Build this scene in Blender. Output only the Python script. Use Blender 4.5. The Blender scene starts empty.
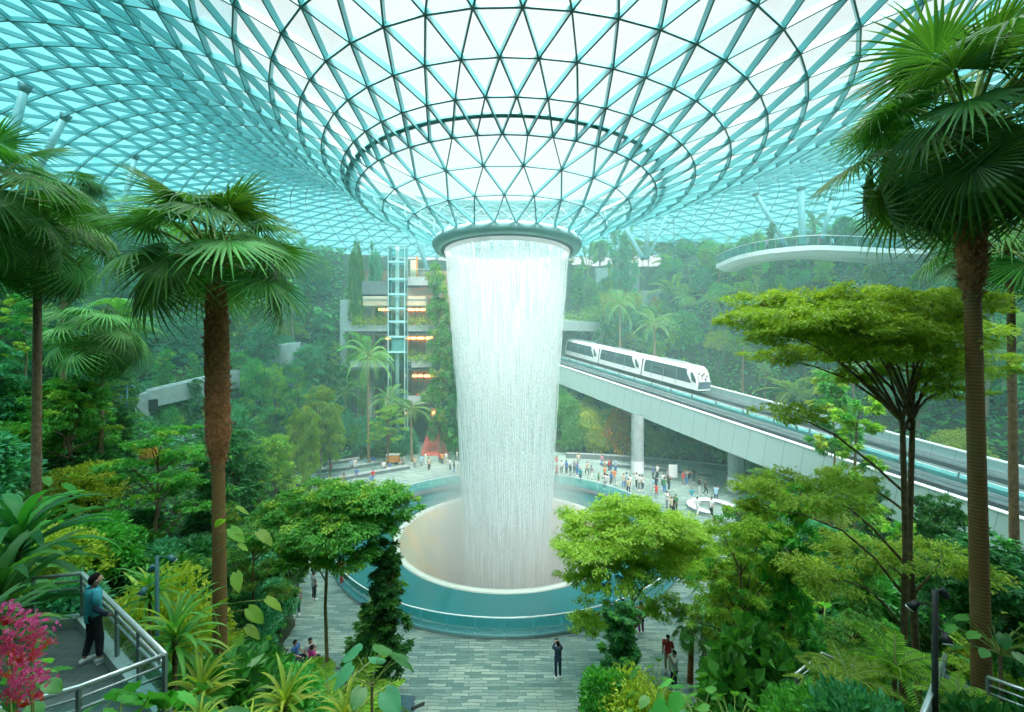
import bpy, math, random
import numpy as np
from mathutils import Vector, Matrix, Euler
PI = math.pi
F = 416.0; CX = 512.0; CY = 356.0; HC = 14.5
rng = np.random.default_rng(7)
random.seed(11)
sc = bpy.context.scene
C = sc.collection

# ------------------------------------------------------------------ places
def P(px, py, d):
    return Vector(((px - CX) / F * d, d, HC - (py - CY) / F * d))

POLY = [(-9.5, 15.5), (-11.5, 22), (-15, 29), (-21, 38), (-28, 48), (-25, 56), (-14, 61.5), (4, 63), (16, 62), (27, 56), (30, 47),
        (21, 36), (15.5, 30), (10.8, 24), (8, 18), (6, 15.5)]
PA = np.array(POLY, float)

def plaza_dist(x, y):
    """signed distance to the plaza outline, negative inside (arrays)"""
    x = np.asarray(x, float); y = np.asarray(y, float)
    best = np.full(x.shape, 1e9); inside = np.zeros(x.shape, bool)
    n = len(PA)
    for i in range(n):
        ax, ay = PA[i]; bx, by = PA[(i + 1) % n]
        ex, ey = bx - ax, by - ay
        t = np.clip(((x - ax) * ex + (y - ay) * ey) / (ex * ex + ey * ey), 0, 1)
        best = np.minimum(best, np.hypot(x - ax - t * ex, y - ay - t * ey))
        c = ((ay > y) != (by > y)) & (x < (bx - ax) * (y - ay) / (by - ay + 1e-12) + ax)
        inside ^= c
    return np.where(inside, -best, best)

BO = Vector((22.0, 41.0, 7.8))                       # a point on the near top edge of the viaduct
BU = Vector((-0.495, 1.0, 0.18)).normalized()       # along it, away from the camera
BW = Vector((0.896, 0.443, 0.0)).normalized()        # across it, away from the plaza
def bridge_w(x, y):
    # plan distance from the near edge line (positive = beyond)
    nx, ny = 1.0, 0.495
    l = math.hypot(nx, ny)
    return ((x - BO.x) * nx + (y - BO.y) * ny) / l

def ground(x, y):
    x = np.asarray(x, float); y = np.asarray(y, float)
    d = plaza_dist(x, y)
    w = bridge_w(x, y)
    dd = np.maximum(d, 0)
    far = np.clip((y - 44) / 16, 0, 1)
    slope = 0.72 * (1 - far) + 1.3 * far
    cap = 20.0 + 15.0 * np.clip((y - 45) / 20, 0, 1)
    side = np.minimum(dd * slope, cap)
    # to the east the ground stays low until it has passed under the viaduct
    beyond = np.clip(w - 13.5, 0, None)
    east = np.minimum(0.10 * dd, 1.2) + .35 * np.clip(dd, 0, 1) + np.minimum(beyond * 1.15, 24.0 + 7.0 * np.clip((y - 45) / 15, 0, 1))
    e = np.clip((x - 6) / 6, 0, 1) * np.clip((64 - y) / 8, 0, 1)
    z = side * (1 - e) + east * e
    a = ((x - BO.x) * -0.495 + (y - BO.y)) / math.hypot(1, .495)       # distance along the viaduct
    zb = BO.z + a * 0.16 - 4.2
    lim = np.where(w > 16, zb + (w - 16) * 1.5, np.where(w > -1, zb, zb + (-1 - w) * 2.5)) + np.clip(a - 44, 0, None) * 4
    lim = np.where(x < 4 - (y - 60) * .15, 99, lim)
    z = np.minimum(z, np.maximum(lim, 0))
    near = np.clip(15.5 - y, 0, 14) * 0.62
    near = np.where(d > 0, near, 0)
    z = np.maximum(z, near)
    z = np.where((x > -25.5) & (x < -8.4) & (y > 61.0) & (y < 71.6), np.minimum(z, -.3), z)
    z = np.where(dd <= 0, 0.0, z)
    return z

def gz(x, y):
    return float(ground(np.array([x]), np.array([y]))[0])

def hit_ground(px, py, d0=5.0, d1=110.0):
    """where the line of sight through a pixel meets the ground"""
    ds = np.arange(d0, d1, 0.25)
    xs = (px - CX) / F * ds; zs = HC - (py - CY) / F * ds
    g = ground(xs, ds)
    k = np.nonzero(g >= zs)[0]
    if len(k) == 0: return None
    d = ds[k[0]]
    return Vector(((px - CX) / F * d, d, gz((px - CX) / F * d, d)))

# ------------------------------------------------------------------ scene graph helpers
def tag(o, label=None, cat=None, group=None, kind=None):
    if label: o['label'] = label
    if cat: o['category'] = cat
    if group: o['group'] = group
    if kind: o['kind'] = kind
    return o

def empty(name, loc=(0, 0, 0), rz=0.0, label=None, cat=None, group=None, kind=None, s=1.0):
    o = bpy.data.objects.new(name, None); C.objects.link(o)
    o.location = loc; o.rotation_euler = (0, 0, rz); o.scale = (s, s, s)
    o.empty_display_size = 0.2
    return tag(o, label, cat, group, kind)

def link(name, me, parent=None, loc=None):
    o = bpy.data.objects.new(name, me); C.objects.link(o)
    if parent is not None: o.parent = parent
    if loc is not None: o.location = loc
    return o

class MB:
    """collects faces as numpy blocks, builds one mesh"""
    def __init__(s):
        s.v = []; s.f = []; s.m = []; s.n = 0; s.smooth = []
    def add(s, v, f, mat=0, smooth=True):
        v = np.asarray(v, float).reshape(-1, 3)
        for q in (f if isinstance(f, list) else [f]):
            q = np.asarray(q, int)
            if q.size == 0: continue
            s.f.append(q + s.n); s.m.append(np.full(len(q), mat)); s.smooth.append(np.full(len(q), smooth))
        s.v.append(v); s.n += len(v)
        return s
    def mesh(s, name, mats):
        me = bpy.data.meshes.new(name)
        v = np.concatenate(s.v) if s.v else np.zeros((0, 3))
        nf = sum(len(q) for q in s.f); sizes = np.concatenate([np.full(len(q), q.shape[1]) for q in s.f])
        loops = np.concatenate([q.ravel() for q in s.f])
        me.vertices.add(len(v)); me.vertices.foreach_set('co', v.astype(np.float32).ravel())
        me.loops.add(len(loops)); me.loops.foreach_set('vertex_index', loops.astype(np.int32))
        me.polygons.add(nf)
        st = np.concatenate([[0], np.cumsum(sizes)[:-1]])
        me.polygons.foreach_set('loop_start', st.astype(np.int32))
        me.polygons.foreach_set('material_index', np.concatenate(s.m).astype(np.int32))
        me.polygons.foreach_set('use_smooth', np.concatenate(s.smooth))
        for m in (mats if isinstance(mats, (list, tuple)) else [mats]): me.materials.append(m)
        me.update(calc_edges=True); me.validate()
        return me
    def build(s, name, mats, parent=None, loc=None):
        return link(name, s.mesh(name, mats), parent, loc)
    # shapes
    def box(s, c, size, rz=0.0, mat=0, M=None, bevel=0.0):
        sx, sy, sz = (q / 2 for q in size)
        if bevel > 0:
            b = min(bevel, sx * .9, sy * .9, sz * .9)
            v = []
            for z, i in ((-sz, b), (-sz + b, 0), (sz - b, 0), (sz, b)):
                for (a, e) in ((-1, -1), (1, -1), (1, 1), (-1, 1)):
                    v.append((a * (sx - i), e * (sy - i), z))
            v = np.array(v)
            f = [[0, 3, 2, 1], [12, 13, 14, 15]]
            for k in range(3):
                for j in range(4):
                    f.append([k * 4 + j, k * 4 + (j + 1) % 4, k * 4 + 4 + (j + 1) % 4, k * 4 + 4 + j])
        else:
            v = np.array([(a * sx, b * sy, c_ * sz) for c_ in (-1, 1) for (a, b) in ((-1, -1), (1, -1), (1, 1), (-1, 1))])
            f = [[0, 3, 2, 1], [4, 5, 6, 7], [0, 1, 5, 4], [1, 2, 6, 5], [2, 3, 7, 6], [3, 0, 4, 7]]
        if M is not None:
            R = np.array(M); v = v @ R.T
        elif rz:
            ca, sa = math.cos(rz), math.sin(rz)
            v = v @ np.array([[ca, -sa, 0], [sa, ca, 0], [0, 0, 1]]).T
        return s.add(v + np.array(c), np.array(f), mat, False)
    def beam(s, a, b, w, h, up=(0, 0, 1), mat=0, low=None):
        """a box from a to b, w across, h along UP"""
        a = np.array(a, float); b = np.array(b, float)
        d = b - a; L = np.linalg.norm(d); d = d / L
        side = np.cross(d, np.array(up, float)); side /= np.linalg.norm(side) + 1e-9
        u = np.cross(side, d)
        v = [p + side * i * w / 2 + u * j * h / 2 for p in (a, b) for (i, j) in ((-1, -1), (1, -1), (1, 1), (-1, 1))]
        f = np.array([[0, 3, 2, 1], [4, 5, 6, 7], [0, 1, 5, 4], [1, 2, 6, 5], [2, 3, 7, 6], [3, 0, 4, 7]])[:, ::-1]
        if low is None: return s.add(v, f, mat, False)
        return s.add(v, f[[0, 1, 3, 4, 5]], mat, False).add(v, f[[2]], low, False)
    def tube(s, pts, rad, seg=8, mat=0, caps=True):
        pts = np.asarray(pts, float); n = len(pts)
        rad = np.broadcast_to(np.asarray(rad, float), (n,))
        t = np.gradient(pts, axis=0); t /= np.linalg.norm(t, axis=1, keepdims=True) + 1e-9
        ref = np.array([0, 0, 1.0]) if abs(t[0][2]) < .9 else np.array([1.0, 0, 0])
        V = []
        for i in range(n):
            a = ref - t[i] * np.dot(ref, t[i]); a /= np.linalg.norm(a) + 1e-9; ref = a
            b = np.cross(t[i], a)
            th = np.arange(seg) * 2 * PI / seg
            V.append(pts[i] + rad[i] * (np.cos(th)[:, None] * a + np.sin(th)[:, None] * b))
        V = np.concatenate(V)
        i = np.arange(n - 1)[:, None] * seg; j = np.arange(seg)[None, :]; k = (j + 1) % seg
        f = np.stack([i + j, i + k, i + seg + k, i + seg + j], -1).reshape(-1, 4)
        fs = [f]
        if caps:
            fs += [np.array([list(range(seg))[::-1]]), np.array([[(n - 1) * seg + q for q in range(seg)]])]
        return s.add(V, fs, mat, True)
    def lathe(s, prof, seg=64, c=(0, 0), mat=0, a0=0.0, a1=2 * PI, smooth=True):
        prof = np.asarray(prof, float); n = len(prof)
        full = abs(a1 - a0 - 2 * PI) < 1e-6
        m = seg if full else seg + 1
        th = a0 + np.arange(m) * (a1 - a0) / seg
        V = np.stack([prof[:, None, 0] * np.cos(th) + c[0], prof[:, None, 0] * np.sin(th) + c[1], np.repeat(prof[:, None, 1], m, 1)], -1).reshape(-1, 3)
        i = np.arange(n - 1)[:, None] * m; j = np.arange(seg)[None, :]; k = (j + 1) % m
        f = np.stack([i + j, i + k, i + m + k, i + m + j], -1).reshape(-1, 4)
        return s.add(V, f, mat, smooth)
    def sweep(s, path, prof, mat=0, closed=False, smooth=False, caps=True):
        """profile (across, up) swept along a plan path of 3-D points; across = to the right of travel"""
        path = np.asarray(path, float); prof = np.asarray(prof, float); n = len(path); m = len(prof)
        t = np.gradient(path, axis=0)
        if closed: t = np.roll(path, -1, 0) - np.roll(path, 1, 0)
        t[:, 2] = 0; t /= np.linalg.norm(t, axis=1, keepdims=True)
        r = np.stack([t[:, 1], -t[:, 0], np.zeros(n)], 1)
        V = path[:, None, :] + r[:, None, :] * prof[None, :, 0:1] + np.array([0, 0, 1.0]) * prof[None, :, 1:2]
        V = V.reshape(-1, 3)
        nn = n if closed else n - 1
        i = np.arange(nn)[:, None] * m; i2 = ((np.arange(nn) + 1) % n)[:, None] * m
        j = np.arange(m)[None, :]; k = (j + 1) % m
        f = np.stack([i + j, i2 + j, i2 + k, i + k], -1).reshape(-1, 4)
        fs = [f]
        if caps and not closed:
            fs += [np.array([list(range(m))]), np.array([[(n - 1) * m + q for q in range(m)][::-1]])]
        return s.add(V, fs, mat, smooth)

# ------------------------------------------------------------------ materials
def nmat(name):
    m = bpy.data.materials.new(name); m.use_nodes = True
    nt = m.node_tree; nt.nodes.clear()
    return m, nt, nt.nodes.new('ShaderNodeOutputMaterial')

def plain(name, col, rough=.6, metal=0.0, spec=.5, noise=0.0, nscale=3.0, bump=0.0, emit=None, es=0.0):
    m, nt, out = nmat(name)
    b = nt.nodes.new('ShaderNodeBsdfPrincipled'); nt.links.new(b.outputs[0], out.inputs[0])
    b.inputs['Base Color'].default_value = (*col, 1); b.inputs['Roughness'].default_value = rough
    b.inputs['Metallic'].default_value = metal; b.inputs['Specular IOR Level'].default_value = spec
    if noise or bump:
        tc = nt.nodes.new('ShaderNodeTexCoord'); n = nt.nodes.new('ShaderNodeTexNoise')
        n.inputs['Scale'].default_value = nscale; n.inputs['Detail'].default_value = 6
        nt.links.new(tc.outputs['Object'], n.inputs['Vector'])
        if noise:
            r = nt.nodes.new('ShaderNodeValToRGB')
            r.color_ramp.elements[0].position = .3; r.color_ramp.elements[1].position = .7
            r.color_ramp.elements[0].color = (*[c * (1 - noise) for c in col], 1)
            r.color_ramp.elements[1].color = (*[min(1, c * (1 + noise)) for c in col], 1)
            nt.links.new(n.outputs['Fac'], r.inputs[0]); nt.links.new(r.outputs[0], b.inputs['Base Color'])
        if bump:
            bp = nt.nodes.new('ShaderNodeBump'); bp.inputs['Strength'].default_value = bump; bp.inputs['Distance'].default_value = .03
            nt.links.new(n.outputs['Fac'], bp.inputs['Height']); nt.links.new(bp.outputs[0], b.inputs['Normal'])
    if emit:
        b.inputs['Emission Color'].default_value = (*emit, 1); b.inputs['Emission Strength'].default_value = es
    return m

def leafmat(name, c0, c1, trans=.35, rough=.42, spec=.35, ovar=.12):
    """leaf colour that differs from leaf to leaf and a little from plant to plant"""
    m, nt, out = nmat(name)
    N = nt.nodes.new; L = nt.links.new
    geo = N('ShaderNodeNewGeometry'); oi = N('ShaderNodeObjectInfo')
    mix = N('ShaderNodeMix'); mix.data_type = 'RGBA'
    mix.inputs[6].default_value = (*c0, 1); mix.inputs[7].default_value = (*c1, 1)
    L(geo.outputs['Random Per Island'], mix.inputs[0])
    hsv = N('ShaderNodeHueSaturation')
    mr = N('ShaderNodeMapRange'); mr.inputs[3].default_value = 1 - 2 * ovar; mr.inputs[4].default_value = 1 + 2 * ovar
    L(oi.outputs['Random'], mr.inputs[0]); L(mr.outputs[0], hsv.inputs['Value'])
    mh = N('ShaderNodeMapRange'); mh.inputs[3].default_value = .485; mh.inputs[4].default_value = .515
    L(oi.outputs['Random'], mh.inputs[0]); L(mh.outputs[0], hsv.inputs['Hue'])
    L(mix.outputs[2], hsv.inputs['Color'])
    b = N('ShaderNodeBsdfPrincipled'); b.inputs['Roughness'].default_value = rough; b.inputs['Specular IOR Level'].default_value = spec
    L(hsv.outputs[0], b.inputs['Base Color'])
    t = N('ShaderNodeBsdfTranslucent')
    g = N('ShaderNodeMix'); g.data_type = 'RGBA'; g.blend_type = 'MULTIPLY'; g.inputs[0].default_value = 1
    g.inputs[7].default_value = (1.3, 1.35, .5, 1); L(hsv.outputs[0], g.inputs[6]); L(g.outputs[2], t.inputs[0])
    ms = N('ShaderNodeMixShader'); ms.inputs[0].default_value = trans
    L(b.outputs[0], ms.inputs[1]); L(t.outputs[0], ms.inputs[2]); L(ms.outputs[0], out.inputs[0])
    return m

def glassmat(name, tint, gloss=.08, rough=.05, body=None, bodyf=0.0):
    m, nt, out = nmat(name)
    N = nt.nodes.new; L = nt.links.new
    t = N('ShaderNodeBsdfTransparent'); t.inputs[0].default_value = (*tint, 1)
    g = N('ShaderNodeBsdfGlossy'); g.inputs['Roughness'].default_value = rough
    fr = N('ShaderNodeFresnel'); fr.inputs[0].default_value = 1.45
    mu = N('ShaderNodeMath'); mu.operation = 'MULTIPLY_ADD'; mu.inputs[1].default_value = gloss * 5; mu.inputs[2].default_value = gloss * .2
    L(fr.outputs[0], mu.inputs[0])
    s = N('ShaderNodeMixShader'); L(mu.outputs[0], s.inputs[0]); L(t.outputs[0], s.inputs[1]); L(g.outputs[0], s.inputs[2])
    last = s
    if body:
        d = N('ShaderNodeBsdfTranslucent'); d.inputs[0].default_value = (*body, 1)
        d2 = N('ShaderNodeBsdfDiffuse'); d2.inputs[0].default_value = (*body, 1)
        a = N('ShaderNodeMixShader'); a.inputs[0].default_value = .35; L(d.outputs[0], a.inputs[1]); L(d2.outputs[0], a.inputs[2])
        s2 = N('ShaderNodeMixShader'); s2.inputs[0].default_value = bodyf; L(s.outputs[0], s2.inputs[1]); L(a.outputs[0], s2.inputs[2]); last = s2
    L(last.outputs[0], out.inputs[0])
    return m

M = {}
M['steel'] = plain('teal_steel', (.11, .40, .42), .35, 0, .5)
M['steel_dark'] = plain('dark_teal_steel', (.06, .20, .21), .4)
M['column'] = plain('column_paint', (.32, .60, .62), .4)
M['concrete'] = plain('concrete', (.36, .43, .42), .8, noise=.15, nscale=2, bump=.2)
M['concrete_dark'] = plain('dark_concrete', (.15, .19, .19), .8, noise=.2, nscale=2)
M['soil'] = plain('soil', (.035, .055, .025), .95, noise=.4, nscale=1.2, bump=.5)
M['white'] = plain('white_paint', (.8, .84, .83), .4)
M['rail'] = plain('brushed_rail', (.62, .68, .68), .3, .6)
M['railpost'] = plain('rail_post', (.22, .28, .27), .45, .3)
M['black'] = plain('black_paint', (.02, .025, .025), .5)
M['asphalt'] = plain('guideway', (.07, .095, .10), .7, noise=.15, nscale=4)
M['fascia'] = None
M['trainw'] = plain('train_white', (.82, .84, .84), .25)
M['traing'] = plain('train_glass', (.03, .06, .07), .08, 0, .8)
M['trainb'] = plain('train_bumper', (.10, .17, .22), .3)
M['wood'] = plain('beige_panel', (.62, .50, .33), .6)
M['lamp'] = plain('warm_lamp', (.9, .5, .2), .5, emit=(1, .45, .12), es=9.0)
M['shopback'] = plain('shop_wall', (.35, .2, .12), .7, noise=.4, nscale=.8)
M['red'] = plain('red_carpet', (.60, .14, .11), .8, noise=.1, nscale=1.0)
M['orange'] = plain('orange_panel', (.75, .28, .05), .6)
M['bark'] = plain('bark', (.18, .12, .065), .85, noise=.35, nscale=8, bump=.6)
M['barklight'] = plain('bark_light', (.25, .19, .10), .8, noise=.3, nscale=9, bump=.4)
M['fibre'] = plain('palm_fibre', (.36, .13, .05), .95, noise=.5, nscale=9, bump=1)
M['fibretip'] = plain('palm_fibre_tip', (.42, .24, .12), .9)
M['petiole'] = plain('petiole', (.22, .30, .06), .5)

def trunkrings():
    m, nt, out = nmat('ringed_trunk')
    N = nt.nodes.new; L = nt.links.new
    tc = N('ShaderNodeTexCoord'); w = N('ShaderNodeTexWave'); w.bands_direction = 'Z'
    w.inputs['Scale'].default_value = 4; w.inputs['Distortion'].default_value = 1.5; w.inputs['Detail'].default_value = 2
    L(tc.outputs['Object'], w.inputs['Vector'])
    r = N('ShaderNodeValToRGB'); r.color_ramp.elements[0].color = (.20, .10, .035, 1); r.color_ramp.elements[1].color = (.30, .16, .06, 1)
    L(w.outputs['Color'], r.inputs[0])
    b = N('ShaderNodeBsdfPrincipled'); b.inputs['Roughness'].default_value = .7; L(r.outputs[0], b.inputs['Base Color'])
    bp = N('ShaderNodeBump'); bp.inputs['Strength'].default_value = .25; bp.inputs['Distance'].default_value = .02
    L(w.outputs['Fac'], bp.inputs['Height']); L(bp.outputs[0], b.inputs['Normal']); L(b.outputs[0], out.inputs[0])
    return m
M['ringed'] = trunkrings()

def paving():
    m, nt, out = nmat('stone_paving')
    N = nt.nodes.new; L = nt.links.new
    tc = N('ShaderNodeTexCoord')
    sep = N('ShaderNodeSeparateXYZ'); L(tc.outputs['Object'], sep.inputs[0])
    br = N('ShaderNodeTexBrick'); br.offset = .37; br.inputs['Scale'].default_value = 1.0
    br.inputs['Brick Width'].default_value = .8; br.inputs['Row Height'].default_value = .17; br.inputs['Mortar Size'].default_value = .012
    br.inputs['Color1'].default_value = (.13, .24, .22, 1); br.inputs['Color2'].default_value = (.38, .48, .42, 1)
    br.inputs['Mortar'].default_value = (.10, .14, .13, 1); br.inputs['Bias'].default_value = 0
    n = N('ShaderNodeTexNoise'); n.inputs['Scale'].default_value = .35; n.inputs['Detail'].default_value = 5
    mp = N('ShaderNodeMapping'); mp.inputs['Scale'].default_value = (1, 1, 1)
    nd = N('ShaderNodeTexNoise'); nd.inputs['Scale'].default_value = 1.3; nd.inputs['Detail'].default_value = 3; L(tc.outputs['Object'], nd.inputs['Vector'])
    va = N('ShaderNodeVectorMath'); va.operation = 'MULTIPLY_ADD'; va.inputs[1].default_value = (.5, .22, 0); L(nd.outputs['Color'], va.inputs[0]); L(tc.outputs['Object'], va.inputs[2])
    L(va.outputs[0], mp.inputs[0]); L(mp.outputs[0], br.inputs['Vector']); L(tc.outputs['Object'], n.inputs['Vector'])
    mx = N('ShaderNodeMix'); mx.data_type = 'RGBA'; mx.blend_type = 'MULTIPLY'; mx.inputs[0].default_value = .5
    r = N('ShaderNodeValToRGB'); r.color_ramp.elements[0].color = (.6, .75, .75, 1); r.color_ramp.elements[1].color = (1.2, 1.15, 1, 1)
    r.color_ramp.elements[0].position = .35; r.color_ramp.elements[1].position = .65
    L(n.outputs['Fac'], r.inputs[0]); L(br.outputs['Color'], mx.inputs[6]); L(r.outputs[0], mx.inputs[7])
    b = N('ShaderNodeBsdfPrincipled'); b.inputs['Roughness'].default_value = .38; b.inputs['Specular IOR Level'].default_value = .5
    L(mx.outputs[2], b.inputs['Base Color']); L(b.outputs[0], out.inputs[0])
    return m
M['paving'] = paving()

def tiles(name, c1, c2, w, h, mort):
    m, nt, out = nmat(name)
    N = nt.nodes.new; L = nt.links.new
    tc = N('ShaderNodeTexCoord'); br = N('ShaderNodeTexBrick'); br.offset = .0
    br.inputs['Scale'].default_value = 1; br.inputs['Brick Width'].default_value = w; br.inputs['Row Height'].default_value = h
    br.inputs['Mortar Size'].default_value = .008
    br.inputs['Color1'].default_value = (*c1, 1); br.inputs['Color2'].default_value = (*c2, 1); br.inputs['Mortar'].default_value = (*mort, 1)
    b = N('ShaderNodeBsdfPrincipled'); b.inputs['Roughness'].default_value = .6
    L(tc.outputs['Object'], br.inputs['Vector']); L(br.outputs['Color'], b.inputs['Base Color']); L(b.outputs[0], out.inputs[0])
    return m
M['decktile'] = tiles('deck_tiles', (.07, .10, .095), (.09, .12, .115), .2, .2, (.13, .16, .15))

def panels():
    m, nt, out = nmat('fascia_panels')
    N = nt.nodes.new; L = nt.links.new
    tc = N('ShaderNodeTexCoord'); sp = N('ShaderNodeSeparateXYZ'); L(tc.outputs['Object'], sp.inputs[0])
    mo = N('ShaderNodeMath'); mo.operation = 'MODULO'; mo.inputs[1].default_value = 1.6
    ad = N('ShaderNodeMath'); ad.operation = 'ADD'; ad.inputs[1].default_value = 160
    L(sp.outputs['X'], ad.inputs[0]); L(ad.outputs[0], mo.inputs[0])
    lt = N('ShaderNodeMath'); lt.operation = 'LESS_THAN'; lt.inputs[1].default_value = .05; L(mo.outputs[0], lt.inputs[0])
    mx = N('ShaderNodeMix'); mx.data_type = 'RGBA'; mx.inputs[6].default_value = (.50, .66, .65, 1); mx.inputs[7].default_value = (.28, .42, .42, 1)
    L(lt.outputs[0], mx.inputs[0])
    b = N('ShaderNodeBsdfPrincipled'); b.inputs['Roughness'].default_value = .45; L(mx.outputs[2], b.inputs['Base Color']); L(b.outputs[0], out.inputs[0])
    return m
M['fascia'] = panels()

M['glass_roof'] = glassmat('roof_glass', (.93, .985, .985), .03)
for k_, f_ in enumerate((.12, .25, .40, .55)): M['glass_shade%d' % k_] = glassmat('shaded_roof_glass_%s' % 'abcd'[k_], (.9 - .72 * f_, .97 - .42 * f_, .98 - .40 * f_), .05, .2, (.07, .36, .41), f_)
M['glass_rail'] = glassmat('railing_glass', (.55, .86, .86), .10)
M['glass_clear'] = glassmat('clear_glass', (.80, .93, .92), .10)

# leaf kinds
M['lf_palm'] = leafmat('palm_leaf', (.032, .13, .022), (.10, .27, .045), .36)
M['lf_palmlight'] = leafmat('palm_leaf_pale', (.11, .33, .09), (.24, .50, .15), .38)
M['lf_bright'] = leafmat('bright_leaf', (.15, .36, .03), (.42, .62, .09), .42)
M['lf_mid'] = leafmat('mid_leaf', (.05, .27, .045), (.17, .50, .09), .42)
M['lf_dark'] = leafmat('dark_leaf', (.018, .13, .035), (.07, .29, .07), .36)
M['lf_teal'] = leafmat('blue_green_leaf', (.04, .26, .12), (.13, .46, .23), .38)
M['lf_yellow'] = leafmat('yellow_leaf', (.26, .42, .04), (.58, .64, .08), .40)
M['lf_lime'] = leafmat('lime_leaf', (.24, .46, .04), (.50, .70, .12), .45)
M['lf_glossy'] = leafmat('glossy_leaf', (.03, .17, .03), (.09, .32, .05), .35, .28, .5)
M['lf_orange'] = leafmat('orange_leaf', (.55, .22, .03), (.75, .45, .05), .35)
M['petal_pink'] = leafmat('pink_petal', (.75, .05, .35), (.85, .18, .55), .35, .5, .2, .02)
M['petal_red'] = leafmat('red_petal', (.70, .03, .03), (.85, .10, .10), .3, .5, .2, .02)
# ================================================================== SETTING
O = (-0.4, 34.9)                                     # centre of the basin and of the roof funnel
# --- ground of the planted slopes
xs = np.concatenate([np.arange(-96, -40, 2.0), np.arange(-40, 44, .8), np.arange(44, 110, 2.0)])
ys = np.concatenate([np.arange(-14, 70, .8), np.arange(70, 128, 1.6)])
X, Y = np.meshgrid(xs, ys); Z = ground(X, Y)
D = plaza_dist(X, Y)
bump = .25 * np.sin(X * .9 + 1.3 * np.sin(Y * .5)) * np.cos(Y * .8) * np.clip(D, 0, 2) / 2
Z = np.where(D > 0, Z + bump, -.4)
nx_ = len(xs)
i = np.arange(len(ys) - 1)[:, None] * nx_; j = np.arange(nx_ - 1)[None, :]
fq = np.stack([i + j, i + j + 1, i + j + 1 + nx_, i + j + nx_], -1).reshape(-1, 4)
keep = ~(np.hypot(X - O[0], Y - O[1]) < 14.6).ravel()
fq = fq[keep[fq].all(1)]
b = MB(); b.add(np.stack([X, Y, Z], -1).reshape(-1, 3), fq)
tag(b.build('ground', M['soil']), kind='structure', label='planted garden slopes rising around the plaza')
b = MB(); b.lathe([(13.35, -.5), (13.35, 0.0), (46, 0.0)], 128, O)
tag(b.build('floor', M['paving']), kind='structure', label='grey green stone paving around the basin')

# --- basin
def bowlmat():
    m, nt, out = nmat('wet_bowl')
    N = nt.nodes.new; L = nt.links.new
    tc = N('ShaderNodeTexCoord'); n = N('ShaderNodeTexNoise'); n.inputs['Scale'].default_value = .35; n.inputs['Detail'].default_value = 4
    n2 = N('ShaderNodeTexNoise'); n2.inputs['Scale'].default_value = 6; n2.inputs['Detail'].default_value = 6
    L(tc.outputs['Object'], n.inputs['Vector']); L(tc.outputs['Object'], n2.inputs['Vector'])
    r = N('ShaderNodeValToRGB'); r.color_ramp.elements[0].position = .38; r.color_ramp.elements[1].position = .62
    r.color_ramp.elements[0].color = (.27, .31, .24, 1); r.color_ramp.elements[1].color = (.44, .33, .18, 1)
    L(n.outputs['Fac'], r.inputs[0])
    b = N('ShaderNodeBsdfPrincipled'); b.inputs['Roughness'].default_value = .25
    L(r.outputs[0], b.inputs['Base Color'])
    bp = N('ShaderNodeBump'); bp.inputs['Strength'].default_value = .5; bp.inputs['Distance'].default_value = .05
    L(n2.outputs['Fac'], bp.inputs['Height']); L(bp.outputs[0], b.inputs['Normal']); L(b.outputs[0], out.inputs[0])
    return m
basin = empty('fountain_basin', (O[0], O[1], 0), label='round fountain basin with sunken bowl under the indoor waterfall', cat='fountain basin')
b = MB(); b.lathe([(8.75, -.30), (8.3, -.6), (7.4, -1.35), (6.4, -2.4), (5.4, -3.6), (4.6, -5.0), (4.2, -7.5), (0.0, -7.6)], 128)
b.build('bowl', bowlmat(), basin)
b = MB(); b.lathe([(9.25, -.42), (9.25, -.12), (9.1, -.08), (8.8, -.12), (8.74, -.32)], 128)
b.build('bowl_rim', plain('pale_rim', (.48, .53, .46), .35), basin)
def moatmat():
    m, nt, out = nmat('still_water')
    N = nt.nodes.new; L = nt.links.new
    b = N('ShaderNodeBsdfPrincipled'); b.inputs['Base Color'].default_value = (.012, .12, .125, 1); b.inputs['Roughness'].default_value = .12
    b.inputs['Specular IOR Level'].default_value = .6
    tc = N('ShaderNodeTexCoord'); n2 = N('ShaderNodeTexNoise'); n2.inputs['Scale'].default_value = 2.5
    L(tc.outputs['Object'], n2.inputs['Vector'])
    bp = N('ShaderNodeBump'); bp.inputs['Strength'].default_value = .12; bp.inputs['Distance'].default_value = .03
    L(n2.outputs['Fac'], bp.inputs['Height']); L(bp.outputs[0], b.inputs['Normal']); L(b.outputs[0], out.inputs[0])
    return m
b = MB(); b.lathe([(9.2, -.2), (11, -.3), (13.3, -.42)], 128)
b.build('water_surface', moatmat(), basin)
b = MB(); b.lathe([(13.34, -.7), (13.25, -.7), (13.25, .06), (13.62, .06), (13.62, 0), (13.34, 0)], 128)
b.build('kerb', M['concrete_dark'], basin)

gr = empty('glass_balustrade', (O[0], O[1], 0), label='curved glass balustrade with white handrail ringing the fountain basin', cat='railing')
NP = 56
pan = MB(); a = 2 * PI / NP
pan.lathe([(13.46, .06), (13.46, .98), (13.49, .98), (13.49, .06), (13.46, .06)], 3, a0=a * .02, a1=a * .98)
pm = pan.mesh('glass_panel', M['glass_rail'])
for k in range(NP):
    o = link('glass_panel', pm, gr); o.rotation_euler = (0, 0, k * a)
b = MB(); th = np.arange(0, 169) * 2 * PI / 168
b.tube(np.stack([13.47 * np.cos(th), 13.47 * np.sin(th), np.full(169, 1.02)], 1), .032, 8, caps=False)
b.build('handrail', M['white'], gr)
b = MB(); b.lathe([(13.36, .06), (13.36, .16), (13.6, .16), (13.6, .06)], 128)
b.build('base_channel', M['steel_dark'], gr)

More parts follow.
